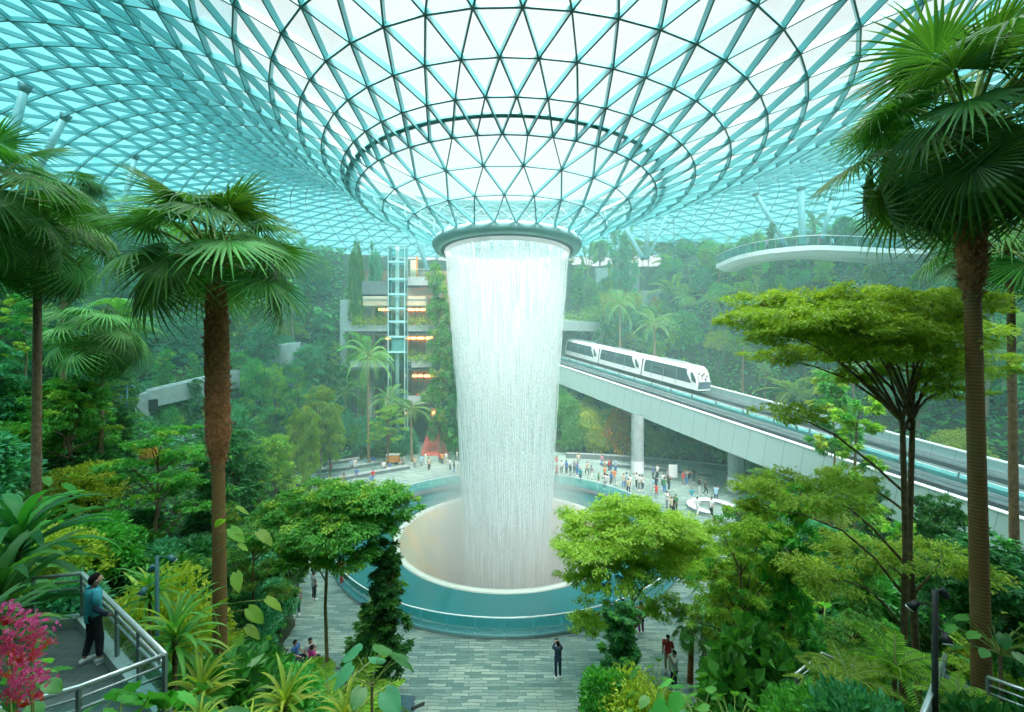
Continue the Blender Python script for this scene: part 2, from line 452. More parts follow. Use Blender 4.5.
# --- roof of steel and glass
C4 = [6.1, 8.1, 10.0, 11.8]; H4 = [9.3, 10.45, 11.45, 12.4]
RL = C4 + [12.7, 13.8, 14.9, 16, 17.2, 18.5, 20, 21.6, 23.4, 25.3, 27.4, 29.6, 32, 34.5, 37.2, 40.1, 43.2, 46.5, 50, 53.7, 57.5, 61.5]
RR = C4 + [14.6, 16.9, 19, 21, 23.3, 25.7, 28.2, 30.8, 33.5, 36.2, 39, 41.8, 44.6, 47.4, 50.2, 53, 55.8, 58.6, 61.4, 64.2, 67, 70]
RF = C4 + [13.4, 15.3, 17.4, 19.5, 21.7, 24, 26.4, 28.9, 31.5, 34.2, 37, 39.8, 42.6, 45.4, 48.2, 51, 53.8, 56.6, 59.4, 62.2, 65, 68]
RB = C4 + [14, 16.2, 18.5, 21, 23.6, 26.4, 29.3, 32.3, 35.3, 38.3, 41.3, 44.3, 47.3, 50.3, 53.3, 56.3, 59.3, 62.3, 65.3, 68.3, 71.3, 74.3]
HL = H4 + [13.3, 14.1, 14.8, 15.5, 16.3, 17, 17.6, 18.1, 18.6, 19, 19.3, 19.5, 19.6, 19.6, 19.5, 19.3, 19, 18.6, 18, 17.3, 16.5, 15.5]
HR = H4 + [13.3, 14.0, 14.7, 15.5, 16.5, 17.5, 18.5, 19.4, 20.2, 20.9, 21.5, 22, 22.3, 22.4, 22.4, 22.2, 21.9, 21.4, 20.8, 20.1, 19.3, 18.4]
HF = H4 + [13.5, 14.2, 14.8, 15.6, 16.5, 17.4, 18.3, 19, 19.7, 20.3, 20.8, 21.2, 21.4, 21.4, 21.3, 21, 20.6, 20, 19.3, 18.5, 17.6, 16.6]
HB = H4 + [13.5, 15, 16.8, 18.6, 20.4, 22, 23.5, 24.8, 26, 27, 27.8, 28.4, 28.8, 29, 29, 29, 28.8, 28.5, 28, 27.4, 26.7, 26]
RA = np.array([RR, RB, RL, RF]); HA = np.array([HR, HB, HL, HF]); NR = len(RL)
def profile(th):
    c, s_ = math.cos(th), math.sin(th)
    w = [c * c if c > 0 else 0, s_ * s_ if s_ > 0 else 0, c * c if c <= 0 else 0, s_ * s_ if s_ <= 0 else 0]
    return np.array(w) @ RA, np.array(w) @ HA
def roof_h(x, y):
    r_, h_ = profile(math.atan2(y - O[1], x - O[0])); return float(np.interp(math.hypot(x - O[0], y - O[1]), r_, h_, right=-99))
def roof_hit(px, py, d0=12):
    for d in np.arange(d0, 125, .25):
        p = P(px, py, d); h = roof_h(p.x, p.y)
        if h > 0 and math.hypot(p.x - O[0], p.y - O[1]) > 6.1 and p.z >= HC + h: return p
    return None
nodes = []; counts = []; n = 26; toff = .23
for k in range(NR):
    if k == 3: n = 52
    if k == 11: n = 104
    st = 2 * PI / n
    if k not in (0, 3, 11): toff += st / 2
    q = []
    for j in range(n):
        th = toff + j * st; r_, h_ = profile(th); q.append((O[0] + r_[k] * math.cos(th), O[1] + r_[k] * math.sin(th), HC + h_[k]))
    nodes.append(np.array(q)); counts.append(n)
def roof_n(p):
    x, y = p[0], p[1]; e = .4
    def hh(a, b):
        r_, h_ = profile(math.atan2(b - O[1], a - O[0])); return float(np.interp(math.hypot(a - O[0], b - O[1]), r_, h_))
    v = np.array([-(hh(x + e, y) - hh(x - e, y)) / (2 * e), -(hh(x, y + e) - hh(x, y - e)) / (2 * e), 1.0]); return v / np.linalg.norm(v)
beams = {'ring_beam': MB(), 'diagonal_beam': MB()}
TR = [[], [], [], [], []]; base = 0; starts = []
for q in nodes: starts.append(base); base += len(q)
for k in range(NR):
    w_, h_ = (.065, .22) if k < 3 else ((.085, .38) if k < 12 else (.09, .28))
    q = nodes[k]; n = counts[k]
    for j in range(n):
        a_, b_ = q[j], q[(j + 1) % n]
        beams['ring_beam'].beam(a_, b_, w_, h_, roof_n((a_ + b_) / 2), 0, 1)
    if k + 1 < NR:
        q2 = nodes[k + 1]; n2 = counts[k + 1]
        a1 = np.arctan2(q[:, 1] - O[1], q[:, 0] - O[0]); a2 = np.arctan2(q2[:, 1] - O[1], q2[:, 0] - O[0])
        st = 2 * PI / n2; lim = .75 * st if n2 == n else 1.2 * st
        for j in range(n):
            dd = (a2 - a1[j] + PI) % (2 * PI) - PI
            cand = [c for c in np.argsort(dd) if abs(dd[c]) < lim]
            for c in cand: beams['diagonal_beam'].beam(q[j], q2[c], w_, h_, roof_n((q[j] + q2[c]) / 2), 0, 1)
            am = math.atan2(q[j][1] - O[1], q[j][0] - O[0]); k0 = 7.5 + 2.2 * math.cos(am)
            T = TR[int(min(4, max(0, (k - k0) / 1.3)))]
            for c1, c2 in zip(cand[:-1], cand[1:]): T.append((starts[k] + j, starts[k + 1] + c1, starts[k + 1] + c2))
            # the triangle standing on the inner ring
            nx2 = (j + 1) % n; ddn = (a2 - a1[nx2] + PI) % (2 * PI) - PI
            cn = [c for c in np.argsort(ddn) if abs(ddn[c]) < lim]
            T.append((starts[k] + j, starts[k + 1] + cand[-1], starts[k] + nx2))
roof = empty('ceiling', (0, 0, 0), kind='structure', label='funnel shaped steel and glass grid roof over the garden')
for nme, bb in beams.items(): tag(bb.build(nme, [M['steel'], M['steel_dark']], roof), kind='stuff')  # the second, darker steel paints shade onto the beam undersides
V = np.concatenate(nodes); V[:, 2] += .22
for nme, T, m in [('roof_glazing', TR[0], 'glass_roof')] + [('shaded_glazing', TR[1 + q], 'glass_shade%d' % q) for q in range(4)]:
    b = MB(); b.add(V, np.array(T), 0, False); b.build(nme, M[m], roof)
# gutter walkway ring above the funnel
b = MB(); b.lathe([(12.3, HC + 12.95), (12.3, HC + 13.05), (12.6, HC + 13.08), (12.6, HC + 12.98)], 104, O)
b.build('gutter_ring', M['steel'], roof)
# oculus collar
oc = empty('oculus_collar', (O[0], O[1], HC + 9), label='teal ring collar around the roof opening that pours the waterfall', cat='ring')
b = MB(); b.lathe([(5.3, .0), (5.25, -.28), (5.5, -.36), (6.0, -.28), (6.22, .12), (6.16, .38), (6.0, .44), (5.4, .2), (5.3, .0)], 128)
b.build('collar', M['column'], oc)
b = MB(); b.lathe([(5.25, -.26), (5.2, -.40), (5.32, -.42), (5.5, -.36)], 128)
b.build('spill_lip', M['steel_dark'], oc)

# --- leaning roof columns
def col(px0, py0, px1, py1, dw, label, dia=.7, dtop=None, dbot=None, d0=12):
    t = roof_hit(px0, py0, d0) if dtop is None else P(px0, py0, dtop)
    if t is None: t = P(px0, py0, 80)
    bt = P(px1, py1, dbot if dbot else t.y)
    e = empty('roof_column', tuple(bt), label=label, cat='column', group=None)
    d = t - bt
    b = MB(); b.tube([(0, 0, 0), tuple(d * .5), tuple(d)], dia / 2, 14); b.build('shaft', M['column'], e)
    b = MB(); b.tube([tuple(-d.normalized() * .25), tuple(d.normalized() * .35)], dia * .62, 14); b.build('base', M['steel_dark'], e)
    b = MB(); b.tube([tuple(d - d.normalized() * .5), tuple(d + d.normalized() * .1)], [dia * .5, dia * .8], 14); b.build('head', M['steel_dark'], e)
col(25, 86, 5, 170, 7, 'thick teal roof column closest to the west edge of the roof', .5)
col(66, 115, 22, 200, 6, 'teal roof column leaning beside the westernmost one', .5)
col(136, 155, 112, 245, 4, 'slim teal roof column behind the fan palm with fibrous trunk', .45)
col(410, 213, 430, 280, 5, 'pale roof column leaning down beside the glass lift tower', .9, d0=55)
col(441, 240, 434, 272, 4, 'short pale column tucked beneath the oculus collar', .7, d0=55)
col(614, 209, 643, 258, 4, 'long leaning branch of the column cluster above the hedged terrace', .75, dbot=74, d0=55)
col(651, 205, 645, 258, 4, 'upright branch of the column cluster above the hedged terrace', .8, dbot=75, d0=55)
col(668, 212, 648, 258, 4, 'thinnest branch of the column cluster above the hedged terrace', .45, dbot=76, d0=55)
col(755, 193, 789, 250, 4, 'leaning roof column meeting the curved footbridge', .65, d0=40)
col(801, 188, 803, 250, 4, 'upright roof column rising behind the curved footbridge', .9, d0=40)
col(832, 198, 822, 240, 4, 'short roof column beyond the fan palm on the east side', .6, d0=40)

# --- viaduct
RM = Matrix((-BU, BW, (-BU).cross(BW))).transposed().to_4x4()
def onbridge(o, x=0, y=0, z=0):
    o.matrix_world = Matrix.Translation(BO) @ RM @ Matrix.Translation((x, y, z)); return o
vd = onbridge(empty('train_viaduct', label='long elevated train viaduct with pale panelled side crossing the garden', cat='bridge'))
x0, x1 = -56, 30; xm, xl = (x0 + x1) / 2, x1 - x0
b = MB(); b.box((xm, .06, -1.55), (xl, .12, 3.0), bevel=.04); b.build('side_panel', M['fascia'], vd)
b = MB(); b.box((xm, 14.94, -1.55), (xl, .12, 3.0), bevel=.04); b.build('side_panel', M['fascia'], vd)
b = MB(); b.box((xm, .2, .02), (xl, .5, .12), bevel=.03); b.build('coping', M['white'], vd)
b = MB(); b.box((xm, 14.7, .05), (xl, .55, .14), bevel=.03); b.build('coping', M['white'], vd)
b = MB(); b.box((xm, 7.5, -1.5), (xl, 14.7, .5)); b.box((xm, 7.5, -2.35), (xl, 7, 1.3)); b.build('deck', M['concrete'], vd)
for (ya, yb) in ((1.6, 5.4), (9.0, 12.8)):
    b = MB(); b.box((xm, (ya + yb) / 2, -1.2), (xl, yb - ya, .12)); 
    b.box((xm, ya + .55, -.95), (xl, .7, .45), bevel=.03); b.box((xm, yb - .55, -.95), (xl, .7, .45), bevel=.03); b.build('running_beam', M['asphalt'], vd)
    for yy in (ya - .1, yb + .1):
        b = MB(); b.beam((x0, yy, -.55), (x1, yy, -.55), .08, .25); b.build('guide_rail', M['rail'], vd)
b = MB(); b.box((xm, 7.2, -.75), (xl, 1.3, .9), bevel=.05); b.build('centre_walkway', M['concrete'], vd)
b = MB(); b.box((xm, .95, -.5), (xl, .18, .8)); b.build('parapet', M['concrete_dark'], vd)
b = MB(); b.box((xm, 6.2, -.45), (xl, .06, .9)); b.build('glass_screen', M['glass_rail'], vd)
for k in range(24):
    b = MB(); b.box((x1 - 3.5 * k - 2, 6.2, -.35), (.1, .14, 1.1)); b.build('screen_post', M['railpost'], vd)

def pier(px, d, w, label):
    x = (px - CX) / F * d
    u = ((Vector((x, d, 0)) - BO)); a = -(u.x * -0.495 + u.y) / math.hypot(1, .495)
    ztop = BO.z - a * .16 - 2.9
    e = empty('viaduct_pier', (x, d, 0), label=label, cat='pier')
    b = MB(); b.lathe([(w / 2, 0), (w / 2, ztop + .3)], 32); b.build('shaft', M['concrete'], e)
    b = MB(); b.lathe([(w / 2 + .02, .1), (w / 2 + .02, 1.6)], 32); b.build('painted_band', M['white'], e)
pier(637.5, 51.5, 1.5, 'round pale pier under the viaduct standing among the crowd')
pier(736, 44.5, 1.6, 'round pier under the viaduct standing by the white curved bench')

# --- train
def train():
    t = onbridge(empty('people_mover_train', label='white three car people mover train riding the viaduct', cat='train'), -12.6, 10.9, -.35)
    L_ = 10.6
    for k in range(3):
        xc = -(k * (L_ + .35)) - L_ / 2
        c = MB()                       # body shell: lofted sections
        secs = []
        W, H = 1.4, 3.45
        prof = [(-W, .35), (-W, 1.15), (-W * .97, 2.3), (-W * .86, 3.0), (-W * .55, H), (0, H + .05), (W * .55, H), (W * .86, 3.0), (W * .97, 2.3), (W, 1.15), (W, .35), (0, .25)]
        nose = (k == 0)
        xs_ = [-L_ / 2, -L_ / 2 + .15, L_ / 2 - 1.3, L_ / 2 - .15, L_ / 2]
        sh = [.94, 1, 1, .98, .92]
        for xi, s_ in zip(xs_, sh):
            lean = 0
            for (yy, zz) in prof:
                dx = (-.85 * max(0, (zz - 1.3)) / 2.2) if (nose and xi > L_ / 2 - .5) else 0
                secs.append((xc + xi + dx, yy * s_, .25 + (zz - .25) * (s_ * .5 + .5)))
        n_ = len(prof); V = np.array(secs)
        ii = np.arange(len(xs_) - 1)[:, None] * n_; jj = np.arange(n_)[None, :]; kk = (jj + 1) % n_
        f = np.stack([ii + jj, ii + kk, ii + n_ + kk, ii + n_ + jj], -1).reshape(-1, 4)
        c.add(V, [f, np.array([list(range(n_))]), np.array([[(len(xs_) - 1) * n_ + q for q in range(n_)][::-1]])], 0, False)
        car = c.build('car_body', M['trainw'], t)
        for sgn in (-1, 1):            # long glazed side band, leaning ends
            g = MB(); xa, xb = xc - L_ / 2 + .5, xc + L_ / 2 - 1.9
            yb_ = sgn * (W + .015)
            g.add([(xa, yb_, 1.15), (xb + .9, yb_, 1.15), (xb, sgn * (W * .97 + .02), 2.3), (xb - .3, sgn * (W * .86 + .03), 2.98), (xa, sgn * (W * .86 + .03), 2.98), (xa, sgn * (W * .97 + .02), 2.3)],
                  np.array([[0, 1, 2, 3, 4, 5][::sgn]]), 0, False)
            g.build('window_band', M['traing'], car)
            for q in range(3):
                d_ = MB(); d_.box((xa + 1.6 + q * 2.4, sgn * (W + .03), 1.6), (.06, .03, 2.1)); d_.build('door_edge', M['railpost'], car)
            g = MB()
            xe = xc + L_ / 2
            yq = sgn * (W + .02)
            g.add([(xe - .25, yq, 1.3), (xe - .95, yq, 1.5), (xe - 1.35, yq * .99, 2.5), (xe - 1.15, yq * .97, 2.75), (xe - .35, yq, 1.8)], np.array([[0, 1, 2, 3, 4][::-sgn]]), 0, False)
            g.build('end_window', M['traing'], car)
        if not nose:
            g = MB(); g.box((xc + L_ / 2 + .17, 0, 1.7), (.5, 2.3, 2.6), bevel=.1); g.build('gangway', M['black'], car)
        u = MB(); u.box((xc, 0, .15), (L_ - 1.2, 2.2, .5), bevel=.08); u.build('underframe', M['black'], car)
        for xx in (-3.2, 3.2):
            for yy in (-.95, .95):
                w_ = MB(); w_.tube([(xc + xx, yy - .14, .05), (xc + xx, yy + .14, .05)], .42, 16); w_.build('wheel', M['black'], car)
        r_ = MB(); r_.box((xc - .5, 0, 3.55), (4.5, 1.5, .16), bevel=.05); r_.build('roof_unit', M['rail'], car)
    f = MB()
    f.add([(.0, -1.2, .5), (.0, 1.2, .5), (.03, 1.15, 1.45), (.03, -1.15, 1.45)], np.array([[0, 1, 2, 3]]), 0, False)
    f.build('nose_bumper', M['trainb'], t)
    w_ = MB(); w_.add([(-.03, -1.05, 1.55), (-.03, 1.05, 1.55), (-.62, .78, 2.95), (-.62, -.78, 2.95)], np.array([[0, 1, 2, 3]]), 0, False)
    ws = w_.build('windscreen', M['trainw'], t)
    d = MB(); rr = random.Random(3)     # the dark squiggles printed on the pale nose
    for q in range(11):
        yy = rr.uniform(-.75, .75); s0 = rr.uniform(.12, .85); p = []
        for i_ in range(6):
            s1 = s0 + .05 * i_; ang = i_ * 1.3 + q
            yc = yy + .14 * math.sin(ang); sc_ = min(.95, max(.03, s0 + .09 * math.cos(ang)))
            p.append((.0 - .59 * sc_ + .0, yc, 1.55 + 1.4 * sc_))
        d.tube(p, .035, 5)
    d.build('nose_pattern', M['black'], t)
    return t
train()

# --- tunnel portal where the viaduct enters the hillside
pt = onbridge(empty('tunnel_portal', label='concrete tunnel portal with planted lip swallowing the viaduct', cat='tunnel portal'), -43, 0, 0)
b = MB(); b.box((-4, 7.4, 5.9), (9, 17.5, 1.9), bevel=.06); b.build('lintel', M['concrete'], pt)
b = MB(); b.box((-4, 16.4, 1.5), (9, 1.0, 9)); b.build('side_wall', M['concrete'], pt)
b = MB(); b.box((-4, -1.4, 1.5), (9, 1.0, 9)); b.build('side_wall', M['concrete'], pt)
b = MB(); b.box((-8.6, 7.4, 1.5), (.4, 17, 9)); b.build('tunnel_dark', M['black'], pt)  # black sheet across the tracks, painted stand-in for the dark inside the tunnel

# --- galleries with shops at the back
DG = 63.0
def gx(px, d=DG): return (px - CX) / F * d
def gzz(py, d=DG): return HC - (py - CY) / F * d
def gallery(name, px0, px1, yt, yb, d, depth, label, mat='concrete', hedge=None):
    e = empty(name, (gx((px0 + px1) / 2, d), d, gzz(yb, d)), label=label, cat='balcony')
    w = gx(px1, d) - gx(px0, d); h = gzz(yt, d) - gzz(yb, d)
    b = MB(); b.box((0, .15, h / 2), (w, .3, h), bevel=.04); b.build('parapet', M[mat], e)
    b = MB(); b.box((0, depth / 2, .2), (w, depth, .4)); b.build('slab', M['concrete'], e)
    return e
gallery('gallery_balcony', 345, 452, 325, 334, DG, 8, 'planted gallery balcony below the gold cornice')
gallery('gallery_balcony', 350, 452, 361, 370, DG, 8, 'planted gallery balcony with small dark window, second below the cornice')
gallery('gallery_balcony', 385, 456, 396, 407, DG, 8, 'lowest gallery balcony just above the red ramp')
gallery('terrace_balcony', 404, 434, 277, 288, DG, 7, 'grey roof terrace balcony behind the glass lift tower')
gallery('terrace_wall', 362, 404, 281, 297, DG + .5, 5, 'dark grey blank wall above the gold cornice', 'concrete_dark')
e = empty('gold_cornice', (gx(396), DG - .6, gzz(307)), label='wide gold banded cornice across the shopfronts', cat='cornice')
w = gx(424) - gx(362)
b = MB(); b.box((0, .5, .75), (w, 1.6, 1.5), bevel=.1); b.build('band', M['wood'], e)
b = MB(); b.box((0, .35, 1.05), (w + .1, 1.5, .12)); b.build('groove', M['concrete'], e)
e = empty('gallery_window', (gx(407.5), DG - .05, gzz(370)), label='small dark square window in the planted gallery parapet', cat='window')
b = MB(); b.box((0, 0, .72), (1.1, .12, .9)); b.build('pane', M['traing'], e)
b = MB(); b.box((0, .03, .72), (1.3, .1, 1.1)); b.build('frame', M['railpost'], e)
# back walls of the storeys and their lit shopfronts
b = MB(); b.box((gx(400), DG + 8, 13), (gx(460) - gx(345), .5, 32)); tag(b.build('wall_back', M['shopback']), kind='structure')
rr = random.Random(5)
for (pa, pb, ya, yb, nm) in ((362, 432, 309, 318, 'under the gold cornice'), (385, 434, 336, 353, 'on the storey below the cornice'), (412, 440, 373, 394, 'above the lowest balcony'), (430, 446, 410, 432, 'beside the red ramp')):
    x = pa; sp = DG + 7.4; k = 0
    while x < pb:
        w = rr.uniform(5, 9)
        s = sp / DG
        xa, xb = gx(CX + (x - CX), sp), gx(min(x + w, pb), sp)
        if xb - xa > .4:
            e = empty('shopfront', ((xa + xb) / 2, sp, gzz(yb + 4, sp)), label='lit shopfront %s, %s along the gallery' % (nm, ['first', 'second', 'third', 'fourth', 'fifth', 'sixth', 'seventh', 'eighth', 'ninth', 'tenth', 'eleventh', 'twelfth', 'thirteenth', 'fourteenth'][k]), cat='shopfront'); k += 1
            h = gzz(ya - 2, sp) - gzz(yb + 4, sp)
            b = MB(); b.box((0, .1, h / 2), (xb - xa - .1, .1, h)); b.build('back_panel', M[rr.choice(['orange', 'shopback', 'wood', 'shopback'])], e)
            b = MB(); b.box((0, -.15, h * .82), ((xb - xa) * .8, .12, .3)); b.build('light_strip', M['lamp'], e)
            b = MB(); b.box((-(xb - xa) / 2 + .05, -.1, h / 2), (.12, .25, h)); b.build('pillar', M['concrete_dark'], e)
        x += w
# red ramp
b = MB()
ra = [hit_ground(421, 455), hit_ground(446, 455)]
b.add([(gx(421, 60.5), 60.5, .05), (gx(449, 60.5), 60.5, .05), (gx(436.5, 72), 72, 2.7), (gx(428.5, 72), 72, 2.7), (gx(421, 60.5), 60.5, -.3), (gx(449, 60.5), 60.5, -.3), (gx(436.5, 72), 72, 2.2), (gx(428.5, 72), 72, 2.2)],
      np.array([[0, 1, 2, 3], [7, 6, 5, 4], [4, 5, 1, 0], [5, 6, 2, 1], [6, 7, 3, 2], [7, 4, 0, 3]]), 0, False)
tag(b.build('red_ramp', M['red']), 'red carpeted ramp climbing from the plaza to the galleries', 'ramp')

# glass lift tower
e = empty('glass_lift_tower', (gx(398, 61.5), 61.5, 0), label='slender glass lift tower with pale mast in front of the shop galleries', cat='lift tower')
zt, zb = gzz(246, 61.5), gzz(356, 61.5)
b = MB(); b.tube([(-.1, 0, 0), (-.1, 0, zt)], .3, 12); b.build('mast', M['white'], e)
for (xa, ya) in ((-1.2, -.8), (1.2, -.8), (-1.2, .8), (1.2, .8)):
    b = MB(); b.beam((xa, ya, 2), (xa, ya, zt), .12, .12, (0, 1, 0)); b.build('corner_post', M['column'], e)
for py in (247, 263, 280, 295, 309, 322, 337, 352):
    z = gzz(py, 61.5); b = MB()
    for (p, q) in (((-1.2, -.8), (1.2, -.8)), ((1.2, -.8), (1.2, .8)), ((1.2, .8), (-1.2, .8)), ((-1.2, .8), (-1.2, -.8))): b.beam((*p, z), (*q, z), .2, .3)
    b.build('ring_frame', M['column'], e)
for (p, q) in (((-1.15, -.8), (1.15, -.8)), ((1.2, -.75), (1.2, .75)), ((-1.2, .75), (-1.2, -.75)), ((1.15, .8), (-1.15, .8))):
    b = MB(); b.beam((*p, (zt + 2) / 2), (*q, (zt + 2) / 2), .04, zt - 2.2); b.build('glass_wall', M['glass_clear'], e)
b = MB(); b.box((0.2, 0, gzz(345, 61.5)), (1.8, 1.2, 2.4), bevel=.1); b.build('lift_cabin', M['column'], e)
e = empty('sign_panel', (gx(412.5), DG + .5, gzz(278)), label='tall beige sign panel on the roof terrace', cat='sign')
b = MB(); b.box((0, 0, 1.4), (.85, .3, 2.8), bevel=.05); b.build('panel', plain('sign_beige', (.72, .62, .42), .6), e)
b = MB(); b.box((.55, .1, 1.7), (.25, .3, 3.4), bevel=.04); b.build('edge', M['orange'], e)
e = empty('terrace_canopy', (gx(421), DG - .3, gzz(289)), label='small red and white canopy under the roof terrace', cat='canopy')
b = MB(); b.add([(-.9, -1, -.5), (.9, -1, .0), (.9, .4, .3), (-.9, .4, -.2), (-.9, -1, -.42), (.9, -1, .08), (.9, .4, .38), (-.9, .4, -.12)],
                np.array([[3, 2, 1, 0], [4, 5, 6, 7], [0, 1, 5, 4], [1, 2, 6, 5], [2, 3, 7, 6], [3, 0, 4, 7]]), 0, False); b.build('cloth', M['red'], e)

# --- straight railings of glass with posts, used on the galleries
def railing(name, pts, label, h=1.05, glass=True, group=None, rails=1, rr_=.025, post='railpost', spacing=1.5, railm='rail'):
    pts = [Vector(p) for p in pts]
    e = empty(name, tuple(pts[0]), label=label, cat='railing', group=group); o = pts[0]
    b = MB(); b.tube([tuple(p - o + Vector((0, 0, h))) for p in pts], rr_ * 1.5, 8); b.build('handrail', M[railm], e)
    for q in range(rails - 1):
        b = MB(); b.tube([tuple(p - o + Vector((0, 0, h - .16 * (q + 1)))) for p in pts], rr_ * .8, 6); b.build('lower_rail', M[railm], e)
    for a_, c_ in zip(pts[:-1], pts[1:]):
        n_ = max(1, round((c_ - a_).length / spacing))
        for q in range(n_ + 1):
            if q == n_ and c_ is not pts[-1]: continue
            p = a_.lerp(c_, q / n_) - o
            b = MB(); b.box((p.x, p.y, p.z + h / 2), (.05, .05, h)); b.build('post', M[post], e)
        if glass:
            for q in range(n_):
                p0 = a_.lerp(c_, (q + .04) / n_) - o; p1 = a_.lerp(c_, (q + .96) / n_) - o
                b = MB(); z = Vector((0, 0, h * .48))
                b.beam(tuple(p0 + z), tuple(p1 + z), .015, h * .74); b.build('glass_panel', M['glass_clear'], e)
    return e
railing('glass_railing', [(gx(404), DG, gzz(277)), (gx(434), DG, gzz(277))], 'glass railing along the roof terrace beside the sign panel', 1.2)

# --- curved footbridge high at the east side
def arcpts(keys, n):
    k = np.array(keys, float); t = np.linspace(0, 1, len(k)); u = np.linspace(0, 1, n)
    out = []
    for x in u:                                   # Catmull-Rom
        s = x * (len(k) - 1); i_ = min(int(s), len(k) - 2); f_ = s - i_
        p0, p1, p2, p3 = k[max(i_ - 1, 0)], k[i_], k[i_ + 1], k[min(i_ + 2, len(k) - 1)]
        out.append(.5 * ((2 * p1) + (-p0 + p2) * f_ + (2 * p0 - 5 * p1 + 4 * p2 - p3) * f_ ** 2 + (-p0 + 3 * p1 - 3 * p2 + p3) * f_ ** 3))
    return np.array(out)
fk = [tuple(P(px, py, d)) for (px, py, d) in ((716, 268, 64), (733, 261, 60), (757, 255.5, 56), (785, 252, 53), (815, 250, 51), (850, 251, 50), (890, 253, 50), (930, 254, 51))]
path = arcpts(fk, 40)
fb = empty('curved_footbridge', tuple(path[0]), label='curved white footbridge with glass sides high above the east slope', cat='footbridge')
pp = path - path[0]
b = MB(); b.sweep(pp, [(0, .0), (0, .55), (-.15, .62), (-4.5, .62), (-4.5, .3), (-3.2, -.5), (-1.2, -.5)][::-1], smooth=False); b.build('deck', M['white'], fb)
b = MB(); b.sweep(pp, [(-.1, .6), (-.1, 1.75), (-.13, 1.75), (-.13, .6)]); b.build('glass_side', M['glass_rail'], fb)
b = MB(); b.sweep(pp, [(-4.3, .6), (-4.3, 1.75), (-4.33, 1.75), (-4.33, .6)]); b.build('glass_side', M['glass_rail'], fb)
b = MB(); b.tube(pp + np.array([0, 0, 1.8]), .05, 8); b.build('handrail', M['rail'], fb)
for q in range(1, 39, 2):
    b = MB(); p = pp[q]; b.box((p[0], p[1] + .1, p[2] + 1.2), (.07, .07, 1.2)); b.build('post', M['railpost'], fb)

# --- concrete walls among the trees to the west
def wall_block(px0, yt0, px1, yt1, thick, d0, d1, th, label, name='garden_wall'):
    a_ = P(px0, yt0, d0); c_ = P(px1, yt1, d1); e = empty(name, tuple(a_), label=label, cat='wall')
    v = []; dv = c_ - a_; nrm = Vector((-dv.y, dv.x, 0)).normalized() * th
    if nrm.y < 0: nrm = -nrm
    h0 = thick / F * d0; h1 = thick / F * d1
    if thick > 90: h0, h1 = a_.z - gz(a_.x, a_.y) + 1.0, c_.z - gz(c_.x, c_.y) + 1.0; h0 = max(h0, 1); h1 = max(h1, 1)
    for off_ in (Vector((0, 0, 0)), nrm):
        v += [off_ + Vector((0, 0, -h0)), off_ + dv + Vector((0, 0, -h1)), off_ + dv, off_]
    b = MB(); b.add([tuple(q) for q in v], np.array([[0, 1, 2, 3], [7, 6, 5, 4], [3, 2, 6, 7], [1, 0, 4, 5], [0, 3, 7, 4], [2, 1, 5, 6]]), 0, False)
    b.build('face', M['concrete'], e)
    b = MB(); b.tube([tuple(nrm * .5), tuple(dv + nrm * .5)], .18, 6); b.build('coping', M['concrete'], e)
    return e
wall_block(100, 408, 150, 392, 99, 40, 42, 1, 'concrete wall end closest to the fan palms on the west slope')
w_ = wall_block(150, 391, 240, 370, 17, 42, 50, 1.2, 'long sloping concrete wall with a square opening on the west slope')
b = MB(); q = P(158, 396, 42.6) - P(150, 391, 42); b.box((q.x, q.y - .55, q.z - .9), (.55, .5, 1.2)); b.build('opening', M['black'], w_)
wall_block(212, 353, 300, 343, 99, 55, 58, 1.2, 'upper concrete ledge west of the glass lift tower')
wall_block(12, 352, 48, 340, 99, 45, 48, 1, 'shaded concrete wall behind the slender palm trunk')
e = empty('service_opening', tuple(P(166, 404, 46)), label='dark recess beneath the sloping concrete wall', cat='recess')
b = MB(); b.box((0, .5, -2), (7, .6, 4.5)); b.build('back_wall', M['concrete_dark'], e)
# planter terraces on the east far slope
for (pa, pb, ya, yb, d, lb) in ((596, 640, 268, 283, 92, 'pale terrace wall below the round dark tree'), (642, 672, 291, 303, 86, 'grey ribbed terrace wall above the feather palms'),
                                 (680, 722, 262, 268, 88, 'narrow terrace ledge where the footbridge begins'),
                                (340, 372, 300, 312, 66, 'terrace wall west of the gold cornice'), (600, 640, 305, 311, 89, 'narrow ledge among hedges above the train')):
    wall_block(pa, ya, pb, ya, 99, d, d, 1.5, lb, 'terrace_wall')

# unseen wall and slab, added to keep light off the near plants
b = MB(); b.box((0, -11, 11), (110, 1.0, 34)); tag(b.build('shade_wall', M['concrete_dark']), kind='structure', label='unseen wall added behind the viewpoint to shade the near plants')
b = MB(); b.box((0, -5, 27), (110, 13, .6)); b.box((0, 1.4, 26.6), (110, .5, 1.4), bevel=.05); tag(b.build('shade_slab', M['concrete']), kind='structure', label='unseen slab added over the viewpoint to shade the near plants')
